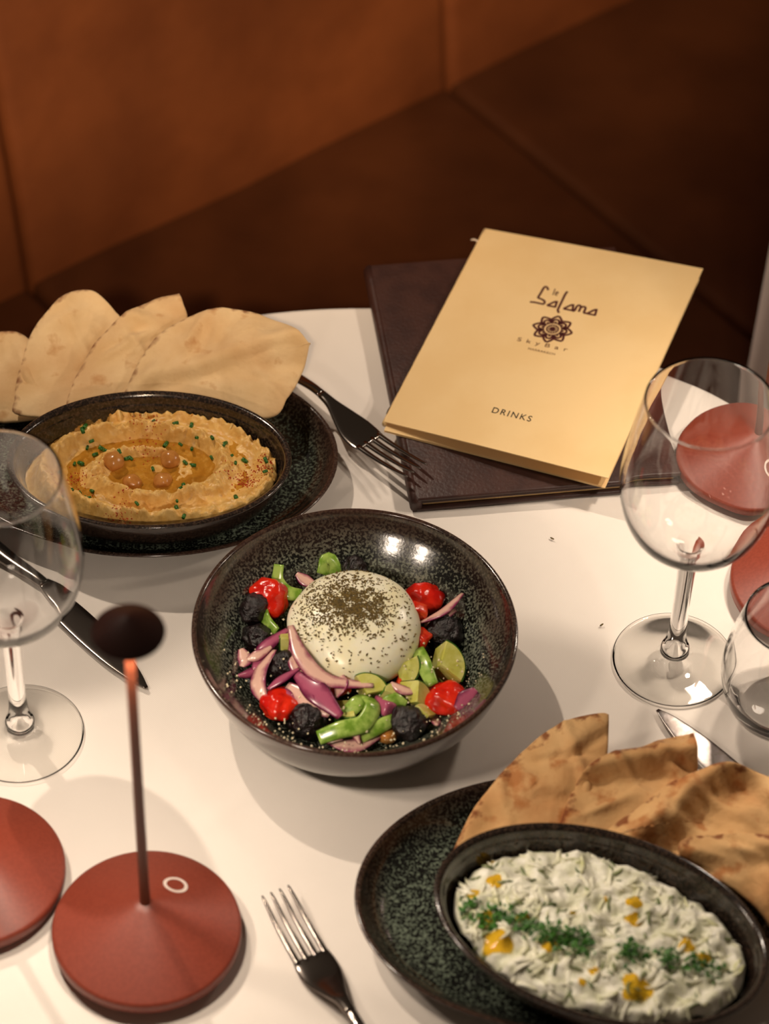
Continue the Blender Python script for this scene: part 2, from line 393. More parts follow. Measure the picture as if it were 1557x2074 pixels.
for k in range(n-1):
    for i in range(SEG):
        j = (i+1) % SEG; Fc.append((k*SEG+i, k*SEG+j, (k+1)*SEG+j, (k+1)*SEG+i))
V.append((0, 0, -.0005))
for i in range(SEG): Fc.append((i, (i+1) % SEG, len(V)-1))
tcl = mesh_obj('tablecloth', V, Fc, M['cloth'], loc=TC)
tag(tcl, 'white woven cloth covering the round dining table', 'tablecloth')

# neighbouring table cloth, corner at the right picture edge
V = []; Fc = []; pts = []
L = .5; R_ = .02
for k in range(41): pts.append((0+.0, L-L*k/40))
for k in range(41): pts.append((L*k/40, 0.0))
for k in range(41): pts.append((L, L*k/40))
for k in range(40): pts.append((L-L*k/40, L))
for li, z in enumerate([0, -.006, -.03, -.08, -.14, -.2, -.245]):
    for x, y in pts:
        s = (x-y)*30; h = -z*.05*math.sin(s)
        ins = .004 if li == 0 else 0
        cx, cy = x-L/2, y-L/2
        V.append((L/2+cx*(1-ins/L*2+h*2+(-z)*.05), L/2+cy*(1-ins/L*2+h*2+(-z)*.05), z))
n = len(pts)
for k in range(6):
    for i in range(n):
        j = (i+1) % n; Fc.append((k*n+i, k*n+j, (k+1)*n+j, (k+1)*n+i))
V.append((L/2, L/2, 0))
for i in range(n): Fc.append((i, (i+1) % n, len(V)-1))
nbr = mesh_obj('side_tablecloth', V, Fc, M['cloth_b'], loc=(.276, .330, 0))
nbr.rotation_euler.z = math.radians(39)-PI/2
tag(nbr, 'pale greyish cloth hanging at the right picture edge beyond the wine glass', 'tablecloth')

# ------------------------------------------------------------------ table lamps
def make_lamp(loc, ringang, label):
    root = empty('table_lamp', (loc[0], loc[1], 0)); tag(root, label, 'lamp', 'terracotta cordless table lamps')
    RB, ZR, ZA = .0532, .0135, .0375
    lathe('foot', [(0, .0005), (.046, .0005), (.048, .002), (.048, .0062), (.02, .0062)], M['lamp_dark'], root, smooth_prof=False, c0=True)
    base = lathe('base', [(.02, .006), (.0520, .006), (.0532, .0072), (.0532, .0122), (.0526, .0134), (.0512, .0141)] +
                 [(.0512*(1-k/12)+.0036*(k/12), .0141+(ZA-.0141)*(k/12)**1.0) for k in range(1, 13)] + [(.0, ZA+.0004)], M['lamp_red'], root, seg=96, smooth_prof=False)
    V = []; Fc = []; cx, cy = .0246*math.cos(ringang), .0246*math.sin(ringang)
    def zc(x, y): return .0141+(ZA-.0141)*(.0512-math.hypot(x, y))/(.0512-.0036)
    for k, r in enumerate((.0050, .0050, .0068, .0068)):
        for i in range(48):
            t = 2*PI*i/48; x, y = cx+r*math.cos(t), cy+r*math.sin(t)
            V.append((x, y, zc(x, y)+(.00025 if k in (1, 2) else -.0002)))
    for k in range(3):
        for i in range(48): j = (i+1) % 48; Fc.append((k*48+i, k*48+j, k*48+48+j, k*48+48+i))
    mesh_obj('touch_ring', V, Fc, M['ring'], base, smooth=False)
    lathe('stem', [(.0031, ZA-.002), (.0029, .08), (.0027, .262)], M['lamp_stem'], root, seg=24)
    cap = lathe('cap', [(.0, .279), (.0006, .2788), (.0182, .2676), (.0186, .2668), (.0182, .2655), (.0172, .2655), (.0165, .2662), (.002, .2664)], M['lamp_dark'], root, seg=64, smooth_prof=False)
    lathe('led_disc', [(.0035, .2650), (.0150, .2650), (.0155, .2656), (.0035, .2658)], M['led'], cap, seg=48, smooth_prof=False)
    d = bpy.data.lights.new('lamp_light', 'AREA'); d.shape = 'DISK'; d.size = .028; d.energy = LAMP_POWER; d.color = LAMP_COL
    lo = bpy.data.objects.new('lamp_light', d); lo.location = (0, 0, .2635); link(lo, root)
    return root
make_lamp((-.1255, -.3362), math.radians(52), 'terracotta table lamp in full view with thin stem and small dark cap')
make_lamp((-.2280, -.3005), math.radians(170), 'terracotta table lamp cut by the left edge touching another lamp base')
make_lamp((.2405, .0460), math.radians(-62), 'terracotta table lamp base seen through the right wine glass')
make_lamp((.2705, -.0590), math.radians(146), 'terracotta table lamp at right edge behind the tumbler')

# ------------------------------------------------------------------ crockery
def make_plate(loc, rz, label):
    o = ring_loft('oval_plate', [(.06, .0015), (.043, .0015), (.042, 0), (.038, 0), (.036, .0030), (.020, .0065), (.009, .0125), (.0025, .0190), (.0002, .0212), (.0, .0220), (.0008, .0226), (.0028, .0222),
                   (.005, .0190), (.009, .0138), (.0135, .0102), (.018, .0082), (.024, .0074), (.035, .0070), (.06, .0070)], .122, .089, M['glaze_plate'])
    o.location = loc; o.rotation_euler.z = rz
    return tag(o, label, 'plate', 'oval speckled stoneware plates')
def make_dish(loc, rz, a, b, label):
    o = ring_loft('oval_dish', [(b-.012, .0015), (.028, .0012), (.0255, 0), (.0235, .0006), (.018, .008), (.010, .019), (.0035, .033), (.0006, .0405), (.0, .0425), (.0009, .0435), (.0030, .0432),
                   (.0046, .0412), (.0058, .0372), (.0070, .0350), (.0105, .026), (.017, .013), (.026, .0068), (b-.012, .0060)], a, b, M['glaze_dish'])
    o.location = loc; o.rotation_euler.z = rz
    return tag(o, label, 'dish', 'oval black stoneware dishes')
make_plate((-.1529, .0235, 0), math.radians(1.4), 'oval speckled dark plate under the hummus dish')
make_plate((.1122, -.3136, 0), math.radians(1.5), 'oval speckled green plate under the yogurt dip dish')
HD = Vector((-.1483, -.0070, .0070)); make_dish(HD, math.radians(2), .089, .0602, 'oval black dish filled with hummus')
TD = Vector((.1258, -.3490, .0070)); TDR = math.radians(-20.5); make_dish(TD, TDR, .0950, .0625, 'oval black dish filled with white yogurt dip')
BC = Vector((-.0152, -.1495, 0))
bowl_prof = [(.09, .002), (.0455, .002), (.0445, 0), (.0405, 0), (.039, .0022), (.029, .0062), (.018, .0160), (.008, .0330), (.0020, .0500), (.0002, .0568), (.0, .0585), (.0009, .0597), (.0028, .0592),
             (.0045, .0550), (.0085, .0485), (.0160, .0405), (.0240, .0310), (.031, .0220), (.038, .0155), (.046, .0120), (.065, .0108), (.09, .0106)]
bo = ring_loft('salad_bowl', bowl_prof, .0968, .0968, M['glaze_bowl'], seg=128); bo.location = BC
tag(bo, 'round dark speckled bowl holding the salad', 'bowl')
def bowl_z(x, y):
    r = .0968-math.hypot(x-BC.x, y-BC.y); ins = bowl_prof[13:]
    for (d0, z0), (d1, z1) in zip(ins, ins[1:]):
        if d0 <= r <= d1: return z0+(z1-z0)*(r-d0)/(d1-d0)
    return .009 if r > .09 else .055

# ------------------------------------------------------------------ hummus
HA, HB = .0800, .0512
def hz(x, y):
    q = math.hypot(x/HA, y/HB); th = math.atan2(y/HB, x/HA)
    qq = q+.05*noise.noise(Vector((x*30, y*30, 5.0)))+.025*noise.noise(Vector((x*75, y*75, 9.0)))
    ph = qq/.36-th/(2*PI)+.35
    w_ = .5+.5*math.cos(2*PI*ph)
    ridge = w_**1.4
    inner = 1/(1+math.exp(-(qq-.30)*22))            # 0 in the middle pool
    h = .0270+.0085*ridge*inner+.0035*max(0, min(1, (qq-.45)/.4))
    h += (1-inner)*(-.0012+.0060*math.exp(-(((x-.004)/.006)**2+((y-.004)/.005)**2)))
    rough = .22+.9*ridge*inner
    n1 = noise.noise(Vector((x*70, y*70, 1.0))); n2 = noise.noise(Vector((x*165, y*165, 2.0))); n3 = noise.noise(Vector((x*360, y*360, 4.0)))
    h += .0016*noise.noise(Vector((x*24, y*24, 6.0)))
    h += rough*(.0060*(.40-abs(n1))+.0058*(.35-abs(n2))+.0032*(.3-abs(n3)))
    if q > .84: h -= (q-.84)*.045
    return h
def dome_mesh(name, A, B, hf, mat, rings, seg, loc, rz, edge=0.0):
    V = []; Fc = []
    for k in range(1, rings+1):
        for i in range(seg):
            t = 2*PI*i/seg; q = k/rings
            q *= 1+edge*noise.noise(Vector((math.cos(t)*4, math.sin(t)*4, 8.0)))*q
            x, y = A*q*math.cos(t), B*q*math.sin(t); V.append((x, y, hf(x, y)))
    for k in range(rings-1):
        for i in range(seg): j = (i+1) % seg; Fc.append((k*seg+i, k*seg+j, k*seg+seg+j, k*seg+seg+i))
    b = len(V)
    for i in range(seg):
        p = V[(rings-1)*seg+i]; V.append((p[0]*.78, p[1]*.78, .016))
    for i in range(seg): j = (i+1) % seg; Fc.append(((rings-1)*seg+i, (rings-1)*seg+j, b+j, b+i))
    Fc.append(tuple(range(b+seg-1, b-1, -1)))
    V.append((0, 0, hf(0, 0)))
    for i in range(seg): Fc.append((i, (i+1) % seg, len(V)-1))
    o = mesh_obj(name, V, Fc, mat); o.location = loc; o.rotation_euler.z = rz; return o
hm = dome_mesh('hummus', HA, HB, hz, M['hummus'], 90, 300, HD, 0, .05)
tag(hm, 'swirled beige hummus with oil pool and paprika in the oval dish', 'hummus')
OILZ = .0298
V = []; Fc = []
for k in range(1, 25):
    for i in range(96):
        t = 2*PI*i/96; q = .86*k/24; V.append((HA*q*math.cos(t), HB*q*math.sin(t), OILZ+.0002*math.sin(k*2+i*.3)))
for k in range(23):
    for i in range(96): j = (i+1) % 96; Fc.append((k*96+i, k*96+j, k*96+96+j, k*96+96+i))
V.append((0, 0, OILZ))
for i in range(96): Fc.append((i, (i+1) % 96, len(V)-1))
tag(mesh_obj('olive_oil', V, Fc, M['oil'], hm), 'amber olive oil pooled in the swirl')
pap = []
for (x, y), n, sp in (((-.1545, .0435), 90, .0045), ((-.1522, .0267), 60, .006), ((-.1953, -.0162), 80, .006), ((-.0737, .0001), 110, .0045), ((-.0871, -.0126), 90, .005), ((-.0965, -.0096), 40, .005),
                      ((-.1628, -.052), 110, .005), ((-.1666, -.0547), 50, .004), ((-.1556, .0102), 40, .006), ((-.1622, -.0343), 20, .004), ((-.082, -.005), 60, .005)):
    for _ in range(n):
        a, b = x-HD.x+random.gauss(0, sp), y-HD.y+random.gauss(0, sp*.8)
        if math.hypot(a/HA, b/HB) > .97: continue
        s = random.uniform(.0003, .00075)
        pap.append(((a, b, max(hz(a, b), OILZ if math.hypot(a/HA, b/HB) < .84 else 0)+.0001), (s, s, s*.7), (random.random()*3, random.random()*3, random.random()*3)))
flakes('paprika', pap, M['paprika'], hm)
CHK = [(-.1718, -.0012), (-.1366, .0043), (-.1591, -.0149), (-.1400, -.0131)]
lab = ['whole chickpea in the oil, back left of the four on the hummus', 'whole chickpea in the oil, back right of the four on the hummus', 'whole chickpea in the oil, front left of the four on the hummus', 'whole chickpea in the oil, front right of the four on the hummus']
for i, (x, y) in enumerate(CHK):
    z = HD.z+max(hz(x-HD.x, y-HD.y), OILZ-.004)
    o = blob('chickpea', M['chickpea'], (.0068, .0060, .0056), .10, 140, i+1, 3, None, (x, y, z+.0008), (.3*i, .2, i*1.3), mid=-.14)
    tag(o, lab[i], 'chickpea', 'chickpeas on the hummus')
CHV = [(-.1916, .0209), (-.1929, .0177), (-.1874, .0153), (-.1899, .0122), (-.1844, .0067), (-.1808, .0121), (-.1967, -.0021), (-.1927, -.0015), (-.1775, .0062), (-.1687, .0057), (-.1636, .0042), (-.1702, .0022), (-.1498, .0361), (-.1254, .0354), (-.1356, .0363), (-.1311, .018), (-.1237, .0144), (-.1106, .0154), (-.1202, .0193), (-.1106, .0067), (-.1221, .0001), (-.0981, .0064), (-.0896, .0055), (-.1033, .014), (-.103, .0193), (-.0949, -.0013), (-.0758, -.0011), (-.0758, -.0088), (-.0928, -.0312), (-.1186, -.0416), (-.1295, -.0345), (-.1293, -.0383), (-.1278, -.0285), (-.1269, .002), (-.1469, -.0046), (-.1617, .0043), (-.1542, -.0378), (-.1779, -.0371), (-.1716, -.0398), (-.1912, -.0325), (-.1865, -.0361), (-.1846, -.0373), (-.1955, -.0274), (-.1833, -.0255), (-.1392, -.0446), (-.1239, -.0507), (-.176, -.0411), (-.1405, .0175), (-.1263, -.0187)]
ch0 = lathe('chive_piece', [(.0006, -.0016), (.00105, -.0016), (.00115, 0), (.00105, .0016), (.0006, .0016), (.0006, -.0016)], M['chive'], seg=10, smooth_prof=False)
for i, (x, y) in enumerate(CHV):
    o = ch0 if i == 0 else link(ch0.copy())
    qx = math.hypot((x-HD.x)/HA, (y-HD.y)/HB)
    z = HD.z+max(hz(x-HD.x, y-HD.y), OILZ if qx < .84 else 0)+.0006
    o.location = (x, y, z); o.rotation_euler = (PI/2+random.uniform(-.5, .5), 0, random.uniform(0, PI))
    sc_ = random.uniform(.85, 1.4); o.scale = (sc_*.9, sc_*.9, sc_)
    tag(o, 'small chopped green chive piece scattered on the hummus', 'chive', 'chopped chives on the hummus')

# ------------------------------------------------------------------ pita pieces
def make_pita(name, O, al, off, poly, arc, mat, label, group, seed, thick=.0042, folds=(), amp=.0035, curl=0.0, dish=None):
    """poly: outline in the bread's own plane; arc: (first, last) index of the round crust edge"""
    ol = [p for p in catmull_closed([(x, y, 0) for x, y in poly], 6)]
    if dish:                                     # the bread stops at the dish wall it leans on
        dc, dr, da, db = dish
        for p in ol:
            wx, wy = O[0]+p.x-dc.x, O[1]+p.y*math.cos(al)-dc.y
            lx, ly = wx*math.cos(dr)+wy*math.sin(dr), -wx*math.sin(dr)+wy*math.cos(dr)
            q = math.hypot(lx/da, ly/db)
            if q < 1:
                lx, ly = lx/max(q, .05), ly/max(q, .05)
                nx, ny = lx*math.cos(dr)-ly*math.sin(dr), lx*math.sin(dr)+ly*math.cos(dr)
                p.x = nx+dc.x-O[0]; p.y = (ny+dc.y-O[1])/math.cos(al)
    N = len(ol); c = sum(ol, Vector())/N; K = 22
    V = []; Fc = []; A = []
    a0, a1 = arc[0]*6, arc[1]*6
    arcpts = [ol[i] for i in range(a0, min(a1, N-1)+1)]
    rs = random.Random(seed*13)
    crs = [(c.x+rs.uniform(-.03, .03), c.y+rs.uniform(-.02, .03), rs.uniform(0, PI), rs.uniform(.002, .0045), rs.choice((-1, 1))*rs.uniform(.0014, .0030)) for _ in range(7)]
    def bumpf(x, y):
        h = 1.5*amp*noise.noise(Vector((x*26+seed*5, y*26, seed*1.7)))+amp*.6*noise.noise(Vector((x*60, y*60+seed, 4)))
        for (fx, fy, ang, wid, hh) in folds:
            d = (x-fx)*math.sin(ang)-(y-fy)*math.cos(ang); h += hh*math.exp(-(d/wid)**2)
        for (fx, fy, ang, wid, hh) in crs:
            d = (x-fx)*math.sin(ang)-(y-fy)*math.cos(ang); e_ = (x-fx)*math.cos(ang)+(y-fy)*math.sin(ang)
            h += hh*math.exp(-(d/wid)**2-(e_/.022)**2)
        h += curl*((x-c.x)**2+(y-c.y)**2)
        return h
    for side in (1, -1):
        for k in range(K+1):
            q = 1-(1-k/K)**1.6
            for i in range(N):
                p = c+(ol[i]-c)*q
                e = math.sqrt(max(0, 1-q**14))
                z = bumpf(p.x, p.y)+side*thick*(.25+.75*e)*.5*(1+.35*noise.noise(Vector((p.x*45, p.y*45, seed+side*2))))
                V.append((p.x, p.y, z))
                if k > K*.35:
                    dm = min((p-a).length for a in arcpts[::2]); A.append(max(0, 1-dm/.011))
                else: A.append(0.0)
    S = (K+1)*N
    for s in (0, 1):
        for k in range(K):
            for i in range(N): j = (i+1) % N; Fc.append((s*S+k*N+i, s*S+k*N+j, s*S+(k+1)*N+j, s*S+(k+1)*N+i))
    for i in range(N): j = (i+1) % N; Fc.append((K*N+i, K*N+j, S+K*N+j, S+K*N+i))
    o = mesh_obj(name, V, Fc, mat, attrs={'crust': A})
    bm = bmesh.new(); bm.from_mesh(o.data); bmesh.ops.remove_doubles(bm, verts=bm.verts, dist=1e-6); bmesh.ops.recalc_face_normals(bm, faces=bm.faces); bm.to_mesh(o.data); bm.free()
    nrm = Vector((0, -math.sin(al), math.cos(al)))
    o.location = Vector(O)+nrm*off; o.rotation_euler = (al, 0, 0)
    return tag(o, label, 'bread', group)
HO, HAL = (-.15, .05, .0165), math.radians(16)
gA = 'pita pieces behind the hummus'
make_pita('pita_piece', HO, HAL, 0.000, [(-.1143, .0062), (-.1241, .0387), (-.1168, .0652), (-.1043, .0713), (-.0876, .0663), (-.0699, .0482), (-.0666, .0106)], (0, 4), M['pita_a'], 'pale pita piece cut by the left edge, mostly hidden behind its neighbour', gA, 1, dish=(HD, math.radians(2), .090, .0612))
make_pita('pita_piece', HO, HAL, .0065, [(-.0882, .004), (-.0923, .0163), (-.0917, .0365), (-.0868, .0628), (-.0755, .084), (-.0635, .0978), (-.0524, .102), (-.0422, .0967), (-.0279, .0802), (-.0245, .054), (-.032, .024), (-.04, .004)], (0, 6), M['pita_a'], 'pale pita piece with charred left edge and rounded top, behind hummus dish', gA, 2, dish=(HD, math.radians(2), .090, .0612),
          folds=((-.045, .03, 1.1, .006, .003),))
make_pita('pita_piece', HO, HAL, .0130, [(-.0541, .003), (-.055, .0234), (-.0477, .0459), (-.0362, .065), (-.0211, .0806), (-.0039, .0919), (.0085, .0955), (.0105, .0948), (.0133, .0876), (.017, .0746), (.0155, .0409), (.0113, .004), (-.0161, .001)], (0, 6), M['pita_a'], 'pale pita piece with pointed top corner, third from the left behind hummus', gA, 3, dish=(HD, math.radians(2), .090, .0612))
make_pita('pita_piece', HO, HAL, .0195, [(-.0197, .001), (-.0178, .0251), (-.0101, .0439), (.0016, .0611), (.0202, .0749), (.0393, .0801), (.0621, .0784), (.0819, .0698), (.0968, .0562), (.0975, .0545), (.093, .0367), (.0858, .0181), (.0793, .0034), (.0605, .000), (.022, .000)], (0, 6), M['pita_a'], 'widest pale pita piece with wavy folds beside the back fork', gA, 4, dish=(HD, math.radians(2), .090, .0612),
          folds=((.045, .045, .35, .007, .005), (.02, .06, .9, .006, .003), (.03, .03, .2, .005, -.0025)), amp=.0045)
TO, TAL = (.15, -.29, .0185), math.radians(14)
gB = 'pita pieces behind the yogurt dip'
make_pita('pita_piece', TO, TAL, 0.0, [(-.1050, .003), (-.1036, .0109), (-.0941, .0327), (-.0815, .0517), (-.0673, .0694), (-.0529, .0835), (-.0356, .0937), (-.0197, .0981), (-.0152, .0977), (-.0148, .096), (-.0151, .0824), (-.0161, .0682), (-.0186, .0385), (-.0386, .012), (-.0708, .000)], (0, 7), M['pita_b'], 'toasted pita wedge with straight cut side, leftmost behind the yogurt dip', gB, 5, dish=(TD, TDR, .0965, .0640),
          folds=((-.04, .085, 1.9, .003, .0025), (-.075, .03, 1.7, .0035, .002)))
make_pita('pita_piece', TO, TAL, .0065, [(-.0475, .008), (-.0432, .0264), (-.0347, .0492), (-.0232, .0621), (-.0103, .0694), (.0027, .0724), (.0157, .0798), (.0326, .0838), (.0342, .0830), (.0356, .0705), (.0359, .058), (.0318, .0255), (.0117, .0105), (-.025, .004)], (0, 7), M['pita_b'], 'toasted pita piece with folded ridge lying against the steel knife tip', gB, 6, dish=(TD, TDR, .0965, .0640),
          folds=((.01, .068, .25, .006, .006), (.0, .052, .1, .006, -.004)))
make_pita('pita_piece', TO, TAL, .0130, [(-.031, -.0005), (-.0163, .0188), (.003, .0347), (.0174, .0469), (.0318, .0552), (.049, .0598), (.0689, .0581), (.0886, .052), (.105, .0378), (.0984, .0132), (.075, -.0117), (.0358, -.010), (.0024, -.0053)], (0, 8), M['pita_b'], 'toasted pita piece with deep shaded fold, third behind the yogurt dip', gB, 7, dish=(TD, TDR, .0965, .0640),
          folds=((.02, .035, .75, .008, .007), (.035, .022, .75, .010, -.006)), amp=.005)
make_pita('pita_piece', TO, TAL, .0205, [(.0258, -.0032), (.0223, .0074), (.0331, .0144), (.0528, .0163), (.0751, .0135), (.0943, .0015), (.1073, -.0189), (.1063, -.0424), (.0945, -.0603), (.0843, -.0653), (.0776, -.0486), (.0568, -.0208)], (1, 6), M['pita_b'], 'toasted pita piece at the right edge beside the yogurt dip dish', gB, 8, dish=(TD, TDR, .0965, .0640),
          folds=((.05, .005, .1, .006, .004), (.05, -.006, .1, .006, -.003)), amp=.005)

# ------------------------------------------------------------------ yogurt dip
ZA_, ZB_ = .0830, .0505
def tz(x, y):
    q = math.hypot(x/ZA_, y/ZB_)
    h = .0385-.0045*q*q+.0036*noise.noise(Vector((x*60, y*60, 1)))+.0040*noise.noise(Vector((x*120, y*120, 7)))+.0012*noise.noise(Vector((x*300, y*300, 3)))
    if q > .94: h -= (q-.94)*.08
    return h
dip = dome_mesh('yogurt_dip', ZA_, ZB_, tz, M['tz'], 56, 200, TD, TDR, .03)
tag(dip, 'white yogurt dip with grated cucumber, herbs and oil in the oval dish', 'dip')
def rnd_in():
    while True:
        x, y = random.uniform(-1, 1), random.uniform(-1, 1)
        if x*x+y*y < .94: return x*ZA_, y*ZB_
def shreds(name, n, mat, lmin, lmax, wid):
    V = []; Fc = []
    for _ in range(n):
        x, y = rnd_in(); a = random.uniform(0, 2*PI); L_ = random.uniform(lmin, lmax); wd = random.uniform(.6, 1.2)*wid
        bend = random.uniform(-.5, .5); lift = random.uniform(-.0026, .0008); pitch = random.uniform(-.22, .22); b = len(V)
        for k in range(5):
            s = (k/4-.5); ang = a+bend*s
            px, py = x+L_*s*math.cos(ang), y+L_*s*math.sin(ang)
            z = tz(px, py)*.5+tz(x, y)*.5+lift+pitch*L_*s
            ww = wd*(1-.75*(2*abs(s))**3); sx, sy = -math.sin(ang)*ww, math.cos(ang)*ww
            V += [(px+sx, py+sy, z), (px, py, z+wd*.7), (px-sx, py-sy, z), (px, py, z-wd*.7)]
        for k in range(4):
            for i in range(4): j = (i+1) % 4; Fc.append((b+k*4+i, b+k*4+j, b+k*4+4+j, b+k*4+4+i))
        Fc += [(b, b+1, b+2, b+3), (b+16, b+19, b+18, b+17)]
    return tag(mesh_obj(name, V, Fc, mat, dip), kind='stuff')
shreds('grated_cucumber', 430, M['shred'], .006, .014, .0016)
tag(shreds('cucumber_skin_shreds', 260, M['shred_g'], .004, .009, .0011), 'greenish cucumber skin shreds')
ct, st_ = math.cos(-TDR), math.sin(-TDR)
def tloc(x, y):
    dx, dy = x-TD.x, y-TD.y; return dx*ct-dy*st_, dx*st_+dy*ct
par = []
PARS = [(.0445, -.334), (.0527, -.337), (.0637, -.3431), (.0724, -.3431), (.0814, -.3461), (.0895, -.352), (.0976, -.3566), (.103, -.358), (.1138, -.3592), (.1164, -.364), (.1407, -.3646), (.1447, -.3677), (.1622, -.3686), (.1755, -.3713), (.1859, -.374)]
for x, y in PARS:
    for _ in range(44 if x < .12 else 34):
        a, b = tloc(x+random.gauss(0, .0042), y+random.gauss(0, .0035))
        if math.hypot(a/ZA_, b/ZB_) > .97: continue
        s = random.uniform(.0010, .0028)
        par.append(((a, b, tz(a, b)+random.uniform(.0022, .0042)), (s, s*random.uniform(.3, .8), .0003), (random.uniform(-.7, .7), random.uniform(-.7, .7), random.uniform(0, PI))))
flakes('chopped_parsley', par, M['parsley'], dip)
OIL2 = [(.0555, -.3271, .0045), (.0679, -.3182, .0045), (.0706, -.3579, .0075), (.0650, -.3445, .0058), (.0842, -.3442, .0045), (.1457, -.3417, .0058), (.146, -.3318, .0045), (.1736, -.3587, .0045), (.1817, -.3658, .0045), (.1455, -.3872, .0085), (.1217, -.3769, .0028), (.0976, -.3633, .0045), (.0657, -.3019, .0032), (.1116, -.3398, .002), (.1300, -.3300, .002), (.1150, -.3850, .0022)]
for i, (x, y, r) in enumerate(OIL2):
    a, b = tloc(x, y); V = []; Fc = []
    for k in range(1, 7):
        for q in range(24):
            t = 2*PI*q/24; rk = r*k/6*(1+.7*noise.noise(Vector((math.cos(t)*.8, math.sin(t)*.8, i*3.0))))
            px, py = a+rk*math.cos(t), b+rk*math.sin(t)
            V.append((px, py, tz(a, b)*.2+tz(px, py)*.8+.0012-.0012*(k/6)**3))
    for k in range(5):
        for q in range(24): j = (q+1) % 24; Fc.append((k*24+q, k*24+j, k*24+24+j, k*24+24+q))
    V.append((a, b, tz(a, b)+.0012))
    for q in range(24): Fc.append((q, (q+1) % 24, len(V)-1))
    mesh_obj('oil_pool', V, Fc, M['oil2'], dip)

# ------------------------------------------------------------------ salad
gS = 'salad pieces in the round bowl'
def lift(p, h): return (p[0], p[1], max(p[2], bowl_z(p[0], p[1])+h))
TOM = [((-.0687, -.1070, .034), (.0118, .0128, .0105), (.5, .3, .2), 'halved cherry tomato at the back left of the salad'),
       ((.0256, -.0978, .026), (.0125, .0105, .0100), (.2, -.2, -.4), 'halved cherry tomato at the back right, half under the white cheese'),
       ((-.0586, -.1842, .027), (.0105, .0128, .0105), (-.4, .2, .3), 'halved cherry tomato at the front left beside a wrinkled black olive'),
       ((.0403, -.1754, .027), (.0142, .0115, .0105), (-.3, -.2, -.3), 'halved cherry tomato with herb specks at the front right of the salad')]
for i, (p, r, e, l) in enumerate(TOM):
    o = blob('tomato_half', M['tomato'], (r[0]*1.04, r[1], r[2]*.92), .24, 110, i+11, 4, None, lift(p, r[2]*.55), e, flat=-r[2]*.45)
    V = []; Fc = [tuple(range(24))]
    for k in range(24):
        t = 2*PI*k/24; V.append((r[0]*.84*math.cos(t), r[1]*.84*math.sin(t), -r[2]*.53))
    mesh_obj('cut_face', V, Fc, M['tomato_cut'], o)
    tag(o, l, 'tomato', gS)
DICE = [((.0228, -.1156, .037), .0055, 'tomato_cut', 'small red tomato cube on the back right tomato'), ((.0244, -.1321, .031), .0062, 'tomato_cut', 'red tomato chunk tucked under the right side of the cheese'),
        ((.0043, -.1839, .029), .0062, 'onion_p', 'dark red onion chunk between green pepper and cucumber at the front'), ((-.0225, -.1727, .030), .0060, 'tomato_cut', 'small red tomato chunk below the front rim of the cheese'),
        ((.0142, -.1623, .026), .0050, 'tomato_cut', 'small red tomato chunk under the right front of the cheese')]
for i, (p, r, mt, l) in enumerate(DICE):
    def jit(c, i=i): return c*(1+.25*noise.noise(c*160+Vector((i*4.0, 0, 0))))
    o = rbox('tomato_chunk' if mt != 'onion_p' else 'onion_chunk', (-r, -r*.8, -r*.7), (r, r*.8, r*.7), r*.35, M[mt], None, 3, 2, jit)
    o.location = lift(p, r*.5); o.rotation_euler = (.3*i, .4, i*1.1)
    tag(o, l, 'tomato' if mt != 'onion_p' else 'onion', gS)
OLV = [((.0389, -.1223, .025), (.0128, .0112, .0110), 'wrinkled black olive right of the cheese below the onion strips'), ((-.0421, -.1939, .025), (.0108, .0118, .0108), 'wrinkled black olive at the front left beside a tomato half'),
       ((.0186, -.1932, .025), (.0112, .0122, .0108), 'wrinkled black olive at the front right beside the amber nugget'), ((-.0747, -.1315, .023), (.0125, .0098, .0090), 'wrinkled black olive at the far left of the salad'),
       ((-.0591, -.1556, .027), (.0125, .0105, .0095), 'wrinkled black olive among onion strips on the left'), ((-.0768, -.1160, .034), (.0105, .0110, .0090), 'black olive half hidden behind the back left tomato'),
       ((-.0173, -.0820, .030), (.0125, .0080, .0085), 'black olive peeking out behind the white cheese')]
for i, (p, r, l) in enumerate(OLV):
    o = blob('black_olive', M['olive'], r, .20, 170, i+31, 4, None, lift(p, r[2]*.75), (.3*i, .2*i, .8*i)); tag(o, l, 'olive', gS)
def cucumber(p, sz, e, l, arc=PI*.6):
    root = empty('cucumber_chunk', lift(p, sz*.35)); root.rotation_euler = e; tag(root, l, 'cucumber', gS)
    r = sz; h = sz*.62; n = 10; V = []; Fc = []; pr = []
    for k in range(n+1):
        t = -arc/2+arc*k/n; pr.append((r*math.cos(t)-r*.55, r*math.sin(t)))
    tip = (-r*.55, 0.0)
    ringp = [tip]+pr
    m_ = len(ringp)
    for z, s in ((-h, .94), (-h*.85, 1.0), (h*.85, 1.0), (h, .94)):
        for x, y in ringp: V.append((x*s, y*s, z))
    for k in range(3):
        for i in range(m_): j = (i+1) % m_; Fc.append((k*m_+i, k*m_+j, k*m_+m_+j, k*m_+m_+i))
    Fc += [tuple(range(m_)), tuple(range(3*m_, 4*m_))]
    mesh_obj('flesh', V, Fc, M['cuc'], root, smooth=False)
    V = []; Fc = []
    for z in (-h*.93, h*.93):
        for s in (0.995, 1.035):
            for x, y in pr: V.append(((x+r*.55)*s-r*.55, y*s, z))
    q = n+1
    for i in range(n):
        Fc += [(i, i+1, q+i+1, q+i), (2*q+i, 2*q+i+1, 3*q+i+1, 3*q+i), (q+i, q+i+1, 3*q+i+1, 3*q+i), (i, i+1, 2*q+i+1, 2*q+i)]
    mesh_obj('skin', V, Fc, M['cuc_skin'], root, smooth=False)
